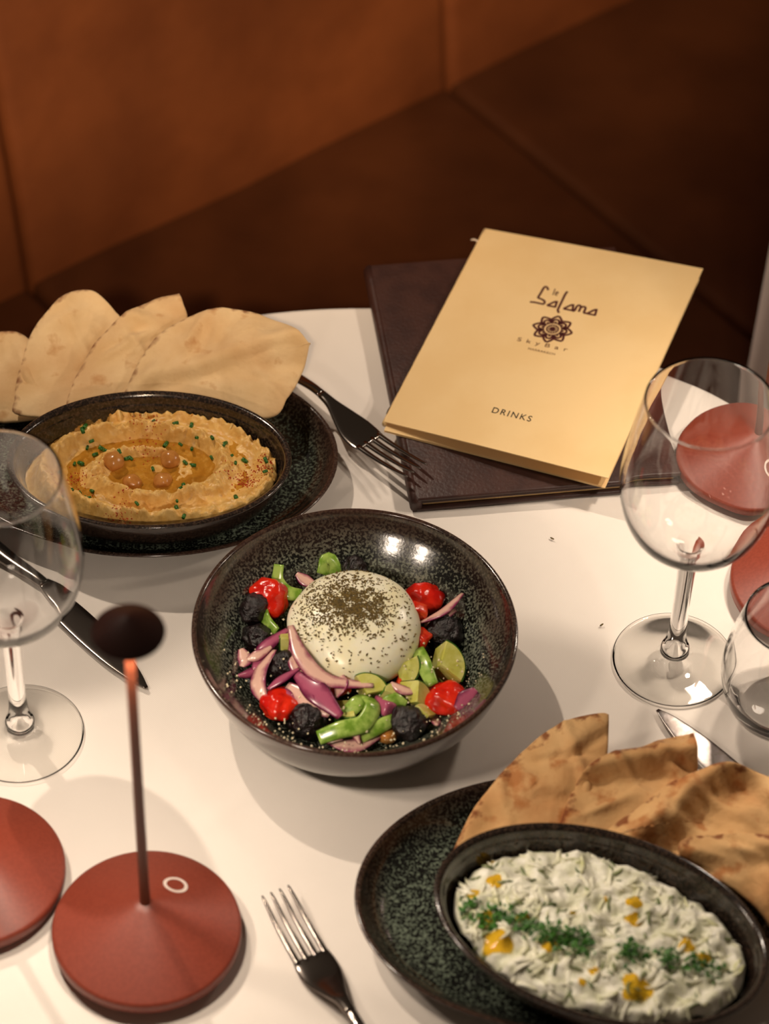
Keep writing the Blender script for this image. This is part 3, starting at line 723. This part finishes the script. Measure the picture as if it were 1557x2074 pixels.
CUC = [((.0406, -.1494, .027), .0125, (.5, .15, .5), 'large cucumber chunk with green skin at the right of the salad'), ((-.0527, -.1396, .029), .0105, (.4, .3, 2.6), 'cucumber chunk under onion strips left of the cheese'),
       ((.0217, -.1748, .027), .0100, (.9, .2, .9), 'cucumber chunk in front right behind a black olive'), ((-.0055, -.1716, .031), .0100, (.3, -.3, 1.2), 'cucumber chunk directly below the front rim of the cheese'),
       ((.0178, -.1550, .026), .0105, (.6, .2, -.4), 'cucumber chunk between the cheese and the large right chunk'), ((-.0373, -.1686, .022), .0100, (.3, .5, 3.6), 'cucumber chunk under the purple onion strips'),
       ((-.0190, -.1868, .021), .0105, (.2, .1, 4.0), 'cucumber chunk below the curled green pepper'), ((.0004, -.1383, .019), .0110, (.1, .1, 1.0), 'cucumber chunk buried beneath the right half of the cheese'),
       ((-.0300, -.1277, .019), .0110, (.1, .2, 2.0), 'cucumber chunk buried beneath the left half of the cheese'), ((-.0037, -.1030, .019), .0105, (.2, .1, 3.0), 'cucumber chunk buried beneath the back of the cheese'),
       ((-.0398, -.1044, .020), .0100, (.1, .3, 5.0), 'cucumber chunk beneath the back left of the cheese')]
for p, s, e, l in CUC: cucumber(p, s*1.3, e, l)
PEP = [([(-.0633, -.0865, .039), (-.0640, -.0945, .036), (-.0582, -.1020, .035), (-.0489, -.1030, .034)], .0040, 'curved green pepper strip at the back left beside the cheese'),
       ([(-.0365, -.0831, .031), (-.0334, -.0775, .036), (-.0277, -.0827, .031)], .0052, 'green pepper piece sticking up behind the cheese'),
       ([(-.0708, -.1131, .034), (-.0696, -.1233, .033), (-.0627, -.1309, .031)], .0040, 'green pepper strip below the back left tomato'),
       ([(.0228, -.1428, .033), (.0265, -.155, .034), (.032, -.1693, .032)], .0042, 'straight green pepper strip left of the large cucumber chunk'),
       ([(-.0343, -.2081, .027), (-.0214, -.2046, .031), (-.0085, -.2003, .032), (-.003, -.1888, .034), (-.007, -.1807, .033)], .0046, 'long curled green pepper strip at the front of the salad'),
       ([(-.0097, -.2053, .025), (.0018, -.1985, .028), (.0121, -.1906, .027)], .0038, 'green pepper strip left of the front right olive'),
       ([(-.0189, -.1914, .028), (-.0118, -.1847, .032), (-.0046, -.1814, .030)], .0044, 'short green pepper strip behind the long curled one')]
for i, (p, hw, l) in enumerate(PEP):
    k = len(p); p = [lift(q, .004) for q in p]
    o = loft('green_pepper_strip', p, [hw*.95]+[hw*1.15]*(k-2)+[hw*.9], [.0012]+[.0015]*(k-2)+[.0011], M['pepper'], None, 10, n=8, power=.75, twist=(.5, .9, 1.1, .4, .5, .6, .3)[i])
    tag(o, l, 'pepper', gS)
ONI = [([(.0491, -.1039, .040), (.0375, -.1164, .038), (.023, -.1226, .034)], .0030, 'onion', 'pink onion strip pointing out above the right olive'), ([(.0452, -.1126, .036), (.0356, -.1186, .034), (.0267, -.1213, .030)], .0026, 'onion', 'shorter pink onion strip just under the one above the right olive'),
       ([(-.056, -.1338, .037), (-.0692, -.1477, .035), (-.0747, -.161, .031)], .0034, 'onion_p', 'pink onion strip sloping left from the cheese over dark olives'), ([(-.063, -.1495, .036), (-.0705, -.1644, .035), (-.0713, -.1767, .034), (-.0658, -.1859, .030)], .0038, 'onion', 'crescent onion strip with purple rim at the far left'),
       ([(-.0475, -.1638, .037), (-.0577, -.1719, .036), (-.0653, -.179, .035)], .0030, 'onion_p', 'purple onion strip crossing behind the front left tomato'), ([(-.0491, -.1685, .037), (-.0368, -.182, .038), (-.0217, -.1971, .034)], .0052, 'onion_p', 'broad shiny purple onion strip above the front left olive'),
       ([(-.0541, -.1746, .034), (-.041, -.1865, .034), (-.0282, -.1942, .032)], .0048, 'onion', 'broad pale onion strip beneath the shiny purple one'), ([(-.0541, -.1368, .044), (-.0466, -.1582, .042), (-.0313, -.1743, .040), (-.0032, -.1761, .038)], .0036, 'onion', 'long pale onion strip curving round the left and front of the cheese'),
       ([(-.0525, -.1386, .037), (-.0479, -.1624, .036), (-.0337, -.1777, .034)], .0040, 'onion', 'onion strip with purple edge just outside the long pale one'), ([(-.0294, -.2052, .021), (-.0139, -.209, .022), (.0019, -.2009, .022)], .0036, 'onion', 'flat curved onion strip at the very front of the salad'),
       ([(-.0145, -.2003, .030), (-.0126, -.2054, .028), (-.0101, -.2098, .025)], .0018, 'onion', 'thin pink onion sliver on the front onion strip'), ([(.0313, -.179, .022), (.0338, -.1875, .022), (.0345, -.1965, .022)], .0032, 'onion', 'small onion strip left of the front right tomato'),
       ([(.0462, -.1884, .020), (.052, -.1829, .021), (.0573, -.1781, .023)], .0042, 'onion_p', 'flat wine red onion piece right of the front right tomato'), ([(-.0835, -.1431, .027), (-.0807, -.15, .027), (-.0822, -.1555, .026)], .0036, 'onion', 'ragged pink onion piece at the left rim of the salad'),
       ([(-.0837, -.1663, .026), (-.0774, -.1614, .028), (-.0718, -.1566, .030)], .0020, 'onion_p', 'thin pink onion sliver pointing left'), ([(-.0527, -.0864, .031), (-.0471, -.0894, .032), (-.0404, -.0915, .031)], .0028, 'onion', 'pale onion strip at the back left rim of the cheese'),
       ([(-.0227, -.1689, .037), (-.0224, -.1765, .037), (-.0251, -.1827, .034)], .0040, 'onion', 'pale onion wedge below the cheese in the middle')]
for i, (p, hw, mt, l) in enumerate(ONI):
    k = len(p); p = [lift(q, .003) for q in p]
    o = loft('red_onion_strip', p, [hw*.55]+[hw*1.4]*(k-2)+[hw*.5], [.0006]+[.0010]*(k-2)+[.0006], M[mt], None, 10, n=8, twist=random.uniform(-.5, .7)); tag(o, l, 'onion', gS)
tag(blob('amber_nugget', M['chickpea'], (.0058, .0050, .0052), .2, 200, 61, 3, None, lift((.0063, -.1991, .02), .004), (.2, .3, .4)), 'small amber brown nugget left of the front right olive', 'nut', gS)
EXTRA_O = [([(-.0415, -.1738, .036), (-.0352, -.1832, .036), (-.0329, -.1922, .033)], .0030, 'onion', 'pink onion strip standing between purple strip and cheese front'), ([(.0072, -.1702, .034), (.0147, -.1755, .034), (.0235, -.1744, .032)], .0028, 'onion', 'small pink onion strip lying across the cucumber right of centre'),
           ([(-.0604, -.1775, .033), (-.0542, -.1816, .033), (-.0450, -.1884, .031)], .0030, 'onion_p', 'short purple onion strip above the front left tomato'), ([(-.0790, -.1560, .034), (-.0730, -.1541, .036), (-.0650, -.1478, .037)], .0024, 'onion', 'thin pale onion strip over the left olives')]
for i, (p, hw, mt, l) in enumerate(EXTRA_O):
    p = [lift(q, .003) for q in p]
    tag(loft('red_onion_strip', p, [hw*.55, hw*1.4, hw*.5], [.0006, .0010, .0006], M[mt], None, 10, n=8, twist=.3*i-.4), l, 'onion', gS)
EXTRA_P = [([(.0014, -.1867, .030), (.0087, -.1816, .033), (.0163, -.1838, .030)], .0034, 'short green pepper strip behind the front right olive'), ([(-.0462, -.1594, .035), (-.0427, -.1667, .036), (-.0374, -.1709, .034)], .0030, 'green pepper sliver under the long pale onion strip')]
for i, (p, hw, l) in enumerate(EXTRA_P):
    p = [lift(q, .003) for q in p]
    tag(loft('green_pepper_strip', p, [hw*.9, hw*1.15, hw*.85], [.0012, .0014, .0011], M['pepper'], None, 10, n=8, power=.75, twist=.5), l, 'pepper', gS)
cucumber((.0065, -.1758, .028), .0110, (.5, -.2, 2.2), 'cucumber chunk in the middle of the salad front')
cucumber((-.0128, -.1985, .024), .0110, (.3, .3, 5.2), 'cucumber chunk half covered by the long curled pepper strip')
cucumber((.0250, -.1885, .026), .0100, (.7, .1, 1.8), 'cucumber chunk between the front right olive and tomato')
# fresh cheese with herbs
CB = Vector((-.0162, -.1300, .0350)); CA, CBb, CH = .0405, .0405, .0180
def chz(x, y):
    q = min(1, math.hypot(x/CA, y/CBb)); return CH*math.sqrt(max(0, 1-q**2.6))+.0010*noise.noise(Vector((x*60, y*60, 2)))*(1-q)
V = []; Fc = []; NR, SG = 30, 96
def notch(t):
    d = (t-math.radians(222)+PI) % (2*PI)-PI
    return 1-.16*math.exp(-(d/.42)**2)+.03*noise.noise(Vector((math.cos(t)*2, math.sin(t)*2, 1)))
for k in range(1, NR+1):
    q = math.sin(PI/2*k/NR)
    for i in range(SG):
        t = 2*PI*i/SG; nq = notch(t)
        x, y = CA*q*math.cos(t), CBb*q*math.sin(t); z = chz(x, y)
        V.append((x*(1-(1-nq)*q*q), y*(1-(1-nq)*q*q), z))
for z, s in ((-.0025, 1.0), (-.005, .95), (-.0065, .8)):
    for i in range(SG):
        t = 2*PI*i/SG; nq = notch(t); V.append((CA*s*nq*math.cos(t), CBb*s*nq*math.sin(t), z))
for k in range(NR+2):
    for i in range(SG): j = (i+1) % SG; Fc.append((k*SG+i, k*SG+j, k*SG+SG+j, k*SG+SG+i))
V.append((0, 0, chz(0, 0)))
for i in range(SG): Fc.append((i, (i+1) % SG, len(V)-1))
V.append((0, 0, -.0065)); b = (NR+2)*SG
for i in range(SG): Fc.append((b+i, b+(i+1) % SG, len(V)-1))
ch = mesh_obj('fresh_cheese', V, Fc, M['burrata'], loc=CB); ch.rotation_euler = (math.radians(8), 0, 0)
tag(ch, 'round white fresh cheese dusted with dark dried herbs on the salad', 'cheese')
it = []
for k in range(4600):
    if k < 3000: x, y = random.gauss(-.003, .0120), random.gauss(.005, .0085)
    elif k < 3900: x, y = random.gauss(-.006, .018), random.gauss(.012, .013)
    else: x, y = random.uniform(-CA, CA), random.uniform(-CBb, CBb)
    q = math.hypot(x/CA, y/CBb); t = math.atan2(y, x)
    if q > .95*notch(t): continue
    if k >= 3900 and y > .004 and x > .012 and random.random() < .7: continue
    if noise.noise(Vector((x*170, y*170, 3.0))) < -.12 and random.random() < .7: continue
    sz = random.uniform(.0003, .0008)*(1.35 if k >= 3900 else 1)
    it.append(((x, y, chz(x, y)+.0002), (sz*1.5, sz*.7, .0002), (random.uniform(-.3, .3), random.uniform(-.3, .3), random.uniform(0, PI))))
flakes('dried_herbs', it, M['zaatar'], ch)
it = []
for k in range(420):
    t = random.uniform(0, 2*PI); r = .078*math.sqrt(random.random()); x, y = BC.x+r*math.cos(t), BC.y-.01+r*math.sin(t)
    if y > -.15 and random.random() < .6: continue
    s = random.uniform(.0003, .0011)
    z = max(bowl_z(x, y)+.001, .036-abs(y+.155)*.15 if r < .066 else 0)
    it.append(((x, y, z+random.uniform(0, .003)), (s, s*.8, s*.8), (random.random()*3, random.random()*3, random.random()*3)))
cr = flakes('salad_crumbs', it, M['crumb']); tag(cr, 'pale cheese crumbs and dressing specks over the salad vegetables', 'crumbs')

# ------------------------------------------------------------------ cutlery
def to_world(p0, d, pts):
    d = Vector((d[0], d[1], 0)).normalized(); s = Vector((-d.y, d.x, 0))
    return [Vector(p0)+d*a+s*b_+Vector((0, 0, z)) for a, b_, z in pts]
def local_empty(name, tip, d):
    return empty(name, (tip[0], tip[1], 0), math.atan2(d[1], d[0]))
def make_knife(tip, d, label, blade_mat):
    root = local_empty('table_knife', tip, d); tag(root, label, 'knife', 'steel table knives')
    loft('blade', [(0, .0035, .0022), (.012, .0028, .0024), (.035, .0010, .0026), (.065, -.0004, .0028), (.088, -.0012, .0032), (.100, 0, .0040)], [.0010, .0048, .0088, .0098, .0085, .0050], [.0005, .0009, .0012, .0014, .0017, .0028], M[blade_mat], root, 24, power=.35)
    loft('handle', [(.099, 0, .0042), (.110, 0, .0046), (.150, 0, .0050), (.195, 0, .0052), (.215, 0, .0048), (.219, 0, .0045)], [.0046, .0052, .0065, .0085, .0085, .0040], [.0030, .0036, .0042, .0046, .0042, .0020], M['steel'], root, 16)
make_knife((-.1378, -.1517), (-.098, .094), 'dark reflecting steel knife behind the left wine glass', 'steel')
make_knife((.1662, -.1605), (.0409, -.0425), 'scuffed steel knife beside the toasted pita and tumbler', 'steel_b')
def make_fork(tip, d, label, z0=0.0):
    root = local_empty('table_fork', tip, d); tag(root, label, 'fork', 'steel table forks')
    root.location.z = z0; root.rotation_euler.y = z0/.2
    head = loft('head', [(.045, 0, .0035), (.052, 0, .0034), (.062, 0, .0050), (.074, 0, .0088), (.084, 0, .0122), (.094, 0, .0140)], [.0108, .0118, .0112, .0075, .0042, .0032], [.0010, .0012, .0013, .0015, .0018, .0019], M['steel'], root, 20, power=.8)
    loft('handle', [(.0935, 0, .0140), (.105, 0, .0140), (.13, 0, .0105), (.165, 0, .0055), (.190, 0, .0032), (.203, 0, .0028), (.206, 0, .0028)], [.0032, .0034, .0045, .0068, .0088, .0070, .0030], [.0019, .0020, .0021, .0022, .0022, .0020, .0012], M['steel'], root, 16)
    for k in range(4):
        y = (-.0086, -.0029, .0029, .0086)[k]
        loft('tine', [(.000, y*.95, .0098), (.004, y*.96, .0090), (.018, y*.99, .0062), (.034, y, .0042), (.048, y, .0035)], [.0005, .0010, .0015, .0018, .0020], [.0004, .0007, .0009, .0011, .0011], M['steel'], root, 10)
make_fork((.0205, .0165), (-.078, .083), 'steel fork between the hummus plate and the dark menu folder, tines on the folder', .012)
make_fork((-.0550, -.3060), (.048, -.087), 'steel fork at the front edge beside the lamp and dip plate')

# ------------------------------------------------------------------ glasses
def make_wine(loc, label):
    root = empty('wine_glass', (loc[0], loc[1], .0002)); tag(root, label, 'glass', 'stemmed wine glasses')
    def seg_of(prof, n0, n1):
        return prof[n0:n1]
    foot = catmull([(.0, .0010, 0), (.018, .0008, 0), (.034, 0, 0), (.0366, .0001, 0), (.0375, .0007, 0), (.0368, .0016, 0), (.033, .0022, 0), (.021, .0036, 0), (.0125, .0060, 0), (.0090, .0092, 0)], 5)
    stem = catmull([(.0090, .0092, 0), (.0086, .0135, 0), (.0070, .0180, 0), (.0057, .0260, 0), (.0052, .045, 0), (.0053, .075, 0), (.0064, .0955, 0), (.0090, 0.1020, 0)], 6)
    bowl = catmull([(.0090, 0.1020, 0), (.0165, 0.1055, 0), (.0275, 0.1123, 0), (.0372, 0.1238, 0), (.0432, 0.1392, 0), (.0455, 0.1555, 0), (.0449, 0.1726, 0), (.0418, 0.1965, 0), (.0376, 0.2205, 0), (.0368, 0.2229, 0), (.0362, 0.2232, 0), (.0358, 0.2223, 0),
                    (.0366, 0.2200, 0), (.0409, 0.1964, 0), (.0440, 0.1726, 0), (.0445, 0.1555, 0), (.0420, 0.1397, 0), (.0358, 0.1254, 0), (.0262, 0.1151, 0), (.0150, 0.1095, 0), (.0060, 0.1078, 0), (.0, 0.1074, 0)], 5)
    for nm, pr in (('foot', foot), ('stem', stem), ('bowl', bowl)):
        lathe(nm, [(p[0], p[1]) for p in pr], M[{'foot': 'glass_foot', 'stem': 'glass', 'bowl': 'glass'}[nm]], root, seg=80, smooth_prof=False)
    return root
make_wine((-.2124, -.1912), 'clear wine glass at the left edge in front of the hummus')
make_wine((.1803, -.1165), 'clear wine glass at the right beside the gold menu')
root = empty('tumbler', (.2440, -.1540, .0002)); tag(root, 'clear stemless tumbler at the right edge in front of the wine glass', 'glass')
lathe('glass_wall', [(.0, .0), (.020, .0), (.0250, .0006), (.0290, .0040), (.0345, .0130), (.0390, .0270), (.0400, .0400), (.0385, .0550), (.0350, .0720), (.0318, .0850), (.0311, .0862), (.0303, .0852), (.0334, .0715), (.0369, .0548), (.0384, .0400), (.0373, .0275), (.0318, .0150), (.0230, .0100), (.0110, .0088), (.0, .0086)], M['glass'], root, seg=80, sub=5)

# ------------------------------------------------------------------ menus
FO = Vector((.0206, .0007, 0)); FA = math.radians(9.3)
fold = empty('menu_folder', (FO.x, FO.y, .0002), FA); tag(fold, 'closed dark brown leather menu folder under the gold booklet', 'menu')
FW, FH = .172, .2235
rbox('back_cover', (0, 0, .0), (FW, FH, .0028), .0011, M['folder'], fold)
rbox('page_block', (.004, .003, .0030), (FW-.004, FH-.003, .0056), .0004, M['paper'], fold, 1)
rbox('inner_cover', (.002, .001, .0058), (FW-.001, FH-.001, .0082), .0010, M['folder'], fold)
rbox('front_cover', (0, 0, .0085), (FW, FH, .0118), .0013, M['folder'], fold)
loft('spine', [(-.0006, .0003, .0059), (-.0006, .07, .0059), (-.0006, .15, .0059), (-.0006, FH-.0003, .0059)], [.0040]*4, [.0059]*4, M['folder'], fold, 16)

GP = {'TL': Vector((.0638, .2449, .0)), 'TR': Vector((.2121, .2093, .0)), 'BR': Vector((.1419, .0081, .0)), 'BL': Vector((-.0021, .0527, .0))}
book = empty('drinks_booklet', (.066, .12, .0122)); tag(book, 'gold drinks menu booklet with dark red logo on the leather folder', 'menu')
def sheet(u, v, z00, lift_r, bulge, shr=0.0):
    """u across from the spine, v from top to bottom"""
    p = GP['TL']*(1-u)*(1-v)+GP['TR']*u*(1-v)+GP['BR']*u*v+GP['BL']*(1-u)*v
    z = z00+lift_r*u+bulge*math.sin(PI*min(1, u*1.0))*(.35+.65*v)
    # higher sheets are met nearer the camera: keep their true plan position
    k = z+.0122-.03
    return Vector((p.x-book.location.x, p.y-k*.93-book.location.y, z))
def sheet_mesh(name, f, mat, th, nu=24, nv=24):
    V = []; Fc = []
    for s in (0, 1):
        for j in range(nv+1):
            for i in range(nu+1):
                p = f(i/nu, j/nv); V.append((p.x, p.y, p.z-s*th))
    S = (nu+1)*(nv+1); idx = lambda s, i, j: s*S+j*(nu+1)+i
    for s in (0, 1):
        for j in range(nv):
            for i in range(nu): Fc.append((idx(s, i, j), idx(s, i+1, j), idx(s, i+1, j+1), idx(s, i, j+1)))
    for i in range(nu):
        Fc += [(idx(0, i, 0), idx(0, i+1, 0), idx(1, i+1, 0), idx(1, i, 0)), (idx(0, i, nv), idx(0, i+1, nv), idx(1, i+1, nv), idx(1, i, nv))]
    for j in range(nv):
        Fc += [(idx(0, 0, j), idx(0, 0, j+1), idx(1, 0, j+1), idx(1, 0, j)), (idx(0, nu, j), idx(0, nu, j+1), idx(1, nu, j+1), idx(1, nu, j))]
    return mesh_obj(name, V, Fc, mat, book, smooth=False)
cover_f = lambda u, v: sheet(u, v, .0050, .0098, .0036)
def flatf(z0, lr, inset):
    def f(u, v):
        p = GP['TL']*(1-u)*(1-v)+GP['TR']*u*(1-v)+GP['BR']*u*v+GP['BL']*(1-u)*v
        z = z0+lr*u; return Vector((p.x-book.location.x-inset*u, p.y-(z00_c)*.93-book.location.y, z))
    z00_c = .0062+.0122-.03+.004
    return f
cov = sheet_mesh('front_cover', cover_f, M['gold'], .0005)
sheet_mesh('back_cover', flatf(.0006, .0005, .001), M['gold'], .0005)
sheet_mesh('page', flatf(.0018, .0008, .003), M['gold'], .0003)
sheet_mesh('page', lambda u, v: cover_f(u*.985, v*.992+.004)-Vector((0, 0, .0012)), M['gold'], .0003)
def on_cover(u, v, h=.00025):
    p = cover_f(u, v); return Vector((p.x, p.y, p.z+h))
def stroke_mesh(name, strokes, mat, wid):
    """pen strokes in cover (u,v), real width in metres"""
    V = []; Fc = []
    for st in strokes:
        P = catmull([(u, v, 0) for u, v in st], 5); n = len(P)
        for k, p in enumerate(P):
            d = P[min(k+1, n-1)]-P[max(k-1, 0)]; d = Vector((d.x*.1525, d.y*.206)); d = d.normalized() if d.length > 1e-9 else Vector((1, 0))
            nx, ny = -d.y*wid/2, d.x*wid/2
            for s in (1, -1):
                for h in (.00025, .00005): V.append(on_cover(p.x+s*nx/.1525, p.y+s*ny/.206, h))
        b = len(V)-4*n
        for k in range(n-1):
            a = b+4*k; c = a+4
            Fc += [(a, a+2, c+2, c), (a, c, c+1, a+1), (a+2, a+3, c+3, c+2)]
    return mesh_obj(name, V, Fc, mat, cov, smooth=False)
def a_glyph(x0, x1, xt):
    b_, t_ = .3172, .2895
    return [[(x1, b_), ((x0+x1)/2, b_), (x0, b_)], [(x0, b_), (x0+.35*(xt-x0), .3055), (x0+.7*(xt-x0), .2945), (xt, t_)], [(xt, t_-.002), ((xt+x1)/2, (t_+b_)/2), (x1, b_+.003)]]
SAL = [[(.3967, .2449), (.3887, .2341), (.3788, .2303), (.3733, .2395), (.3718, .265), (.3690, .2900)], [(.3690, .2900), (.39, .2940), (.4046, .3005), (.4085, .3140)], [(.4085, .3145), (.3863, .3150), (.3666, .3146), (.3451, .3171)],
       [(.4797, .2329), (.4762, .2482), (.4764, .2871), (.4762, .3156), (.4776, .3294), (.4881, .341)],
       [(.5394, .3184), (.5440, .318), (.5483, .317)], [(.5483, .317), (.5480, .305), (.549, .2932), (.5555, .2863), (.5655, .2911), (.5673, .3171)], [(.5668, .2978), (.5747, .2890), (.5860, .2900), (.5890, .3000), (.5896, .3178)], [(.5896, .3178), (.5980, .317), (.6064, .3166)]]
SAL += a_glyph(.4234, .4606, .4562)+a_glyph(.4981, .5394, .5304)+a_glyph(.6050, .6415, .6366)
tag(stroke_mesh('logo_lettering', SAL, M['print'], .0015), 'dark red lettering reading Salama')
tag(stroke_mesh('small_lettering', [[(.423, .2316), (.4258, .2632)], [(.436, .2537), (.444, .2501), (.4406, .2437), (.4346, .2469), (.4359, .2591), (.4459, .2614)]], M['print'], .0006), 'small lettering reading le')
MC = (.4938, .4211); MRm = .0134
def mv(r, t): return (MC[0]+r*MRm*math.cos(t)/.1525, MC[1]+r*MRm*math.sin(t)/.206)
ms = []; ms2 = []
for k in range(8):
    t = PI/4*k
    def pt(r, a): return mv(r, t+a)
    ms.append([pt(.52, -.393), pt(.72, -.36), pt(.88, -.16), pt(1.0, 0)]); ms.append([pt(1.0, 0), pt(.88, .16), pt(.72, .36), pt(.52, .393)])
    ms.append([pt(.52, -.30), pt(.66, -.20), pt(.74, 0)]); ms.append([pt(.74, 0), pt(.66, .20), pt(.52, .30)])
    ms.append([pt(.46, .393), pt(.56, .33), pt(.66, .393), pt(.56, .455), pt(.46, .393)])
    ms2.append([pt(.46, .12), pt(.56, 0), pt(.46, -.12)])
for r in (.44, .30): ms2.append([mv(r, 2*PI*k/24) for k in range(25)])
for k in range(12): ms2.append([mv(.16, 2*PI*k/12), mv(.28, 2*PI*k/12)])
ms.append([mv(.09, 2*PI*k/12) for k in range(13)]); ms.append([mv(.03, 2*PI*k/6) for k in range(7)])
tag(stroke_mesh('rosette_emblem', ms, M['print'], .00150), 'dark red eight petal rosette')
stroke_mesh('rosette_center', ms2, M['print'], .00075)
def text_mesh(name, body, u0, u1, vbase, hgt, mat, spacing=1.0):
    cu = bpy.data.curves.new(name, 'FONT'); cu.body = body; cu.space_character = spacing; cu.size = 1
    o = bpy.data.objects.new(name, cu); COL.objects.link(o)
    bpy.context.view_layer.update()
    me = bpy.data.meshes.new_from_object(o.evaluated_get(bpy.context.evaluated_depsgraph_get()))
    bpy.data.objects.remove(o); bpy.data.curves.remove(cu)
    xs = [v.co.x for v in me.vertices]; ys = [v.co.y for v in me.vertices]; x0, x1 = min(xs), max(xs); y1 = max(ys); ymn = 0
    V = [on_cover(u0+(v.co.x-x0)/(x1-x0)*(u1-u0), vbase-(v.co.y-ymn)/(y1-ymn)*hgt/.206) for v in me.vertices]
    Fc = [tuple(p.vertices) for p in me.polygons]; bpy.data.meshes.remove(me)
    return mesh_obj(name, V, Fc, mat, cov, smooth=False)
tag(text_mesh('sky_bar_lettering', 'SkyBar', .3708, .5965, .509, .0036, M['print_g'], 1.9), 'wide thin lettering reading SkyBar')
tag(text_mesh('city_lettering', 'MARRAKECH', .4333, .5540, .5375, .0019, M['print_g'], 1.1), 'tiny lettering reading MARRAKECH')
tag(text_mesh('drinks_lettering', 'DRINKS', .4120, .5860, .8500, .0052, M['print_k'], 1.25), 'black lettering reading DRINKS')
sp = [Vector(cover_f(0, k/6))+Vector((0, 0, -.0024)) for k in range(7)]
loft('spine_fold', sp, [.0016]*7, [.0026]*7, M['gold'], book, 12, attrs=False)
for k in range(9):
    p = cover_f(0, .08+.105*k); q = cover_f(0, .12+.105*k)
    loft('stitch', [p+Vector((-.0012, 0, -.001)), (p+q)/2+Vector((-.0016, 0, -.0008)), q+Vector((-.0012, 0, -.001))], [.0005]*3, [.0005]*3, M['thread_k'], book, 6, n=2, attrs=False)
p = cover_f(0, .07)
loft('thread_end', [p+Vector((0, 0, -.001)), p+Vector((-.003, .001, .0005)), p+Vector((-.0055, -.0005, .0015))], [.0005, .0006, .0004], [.0005, .0006, .0004], M['thread'], book, 8, n=3, attrs=False)

# ------------------------------------------------------------------ crumbs on the cloth
for (x, y, a), l in zip(((.1369, -.0903, .7), (.1072, -.0189, -.6)), ('tiny dark herb crumb on the cloth left of the wine glass foot', 'tiny dark herb crumb on the cloth below the menu folder')):
    o = blob('herb_crumb', M['zaatar'], (.0016, .0006, .0005), .2, 800, 3, 2, None, (x, y, .0008), (0, 0, a)); tag(o, l, 'crumb')
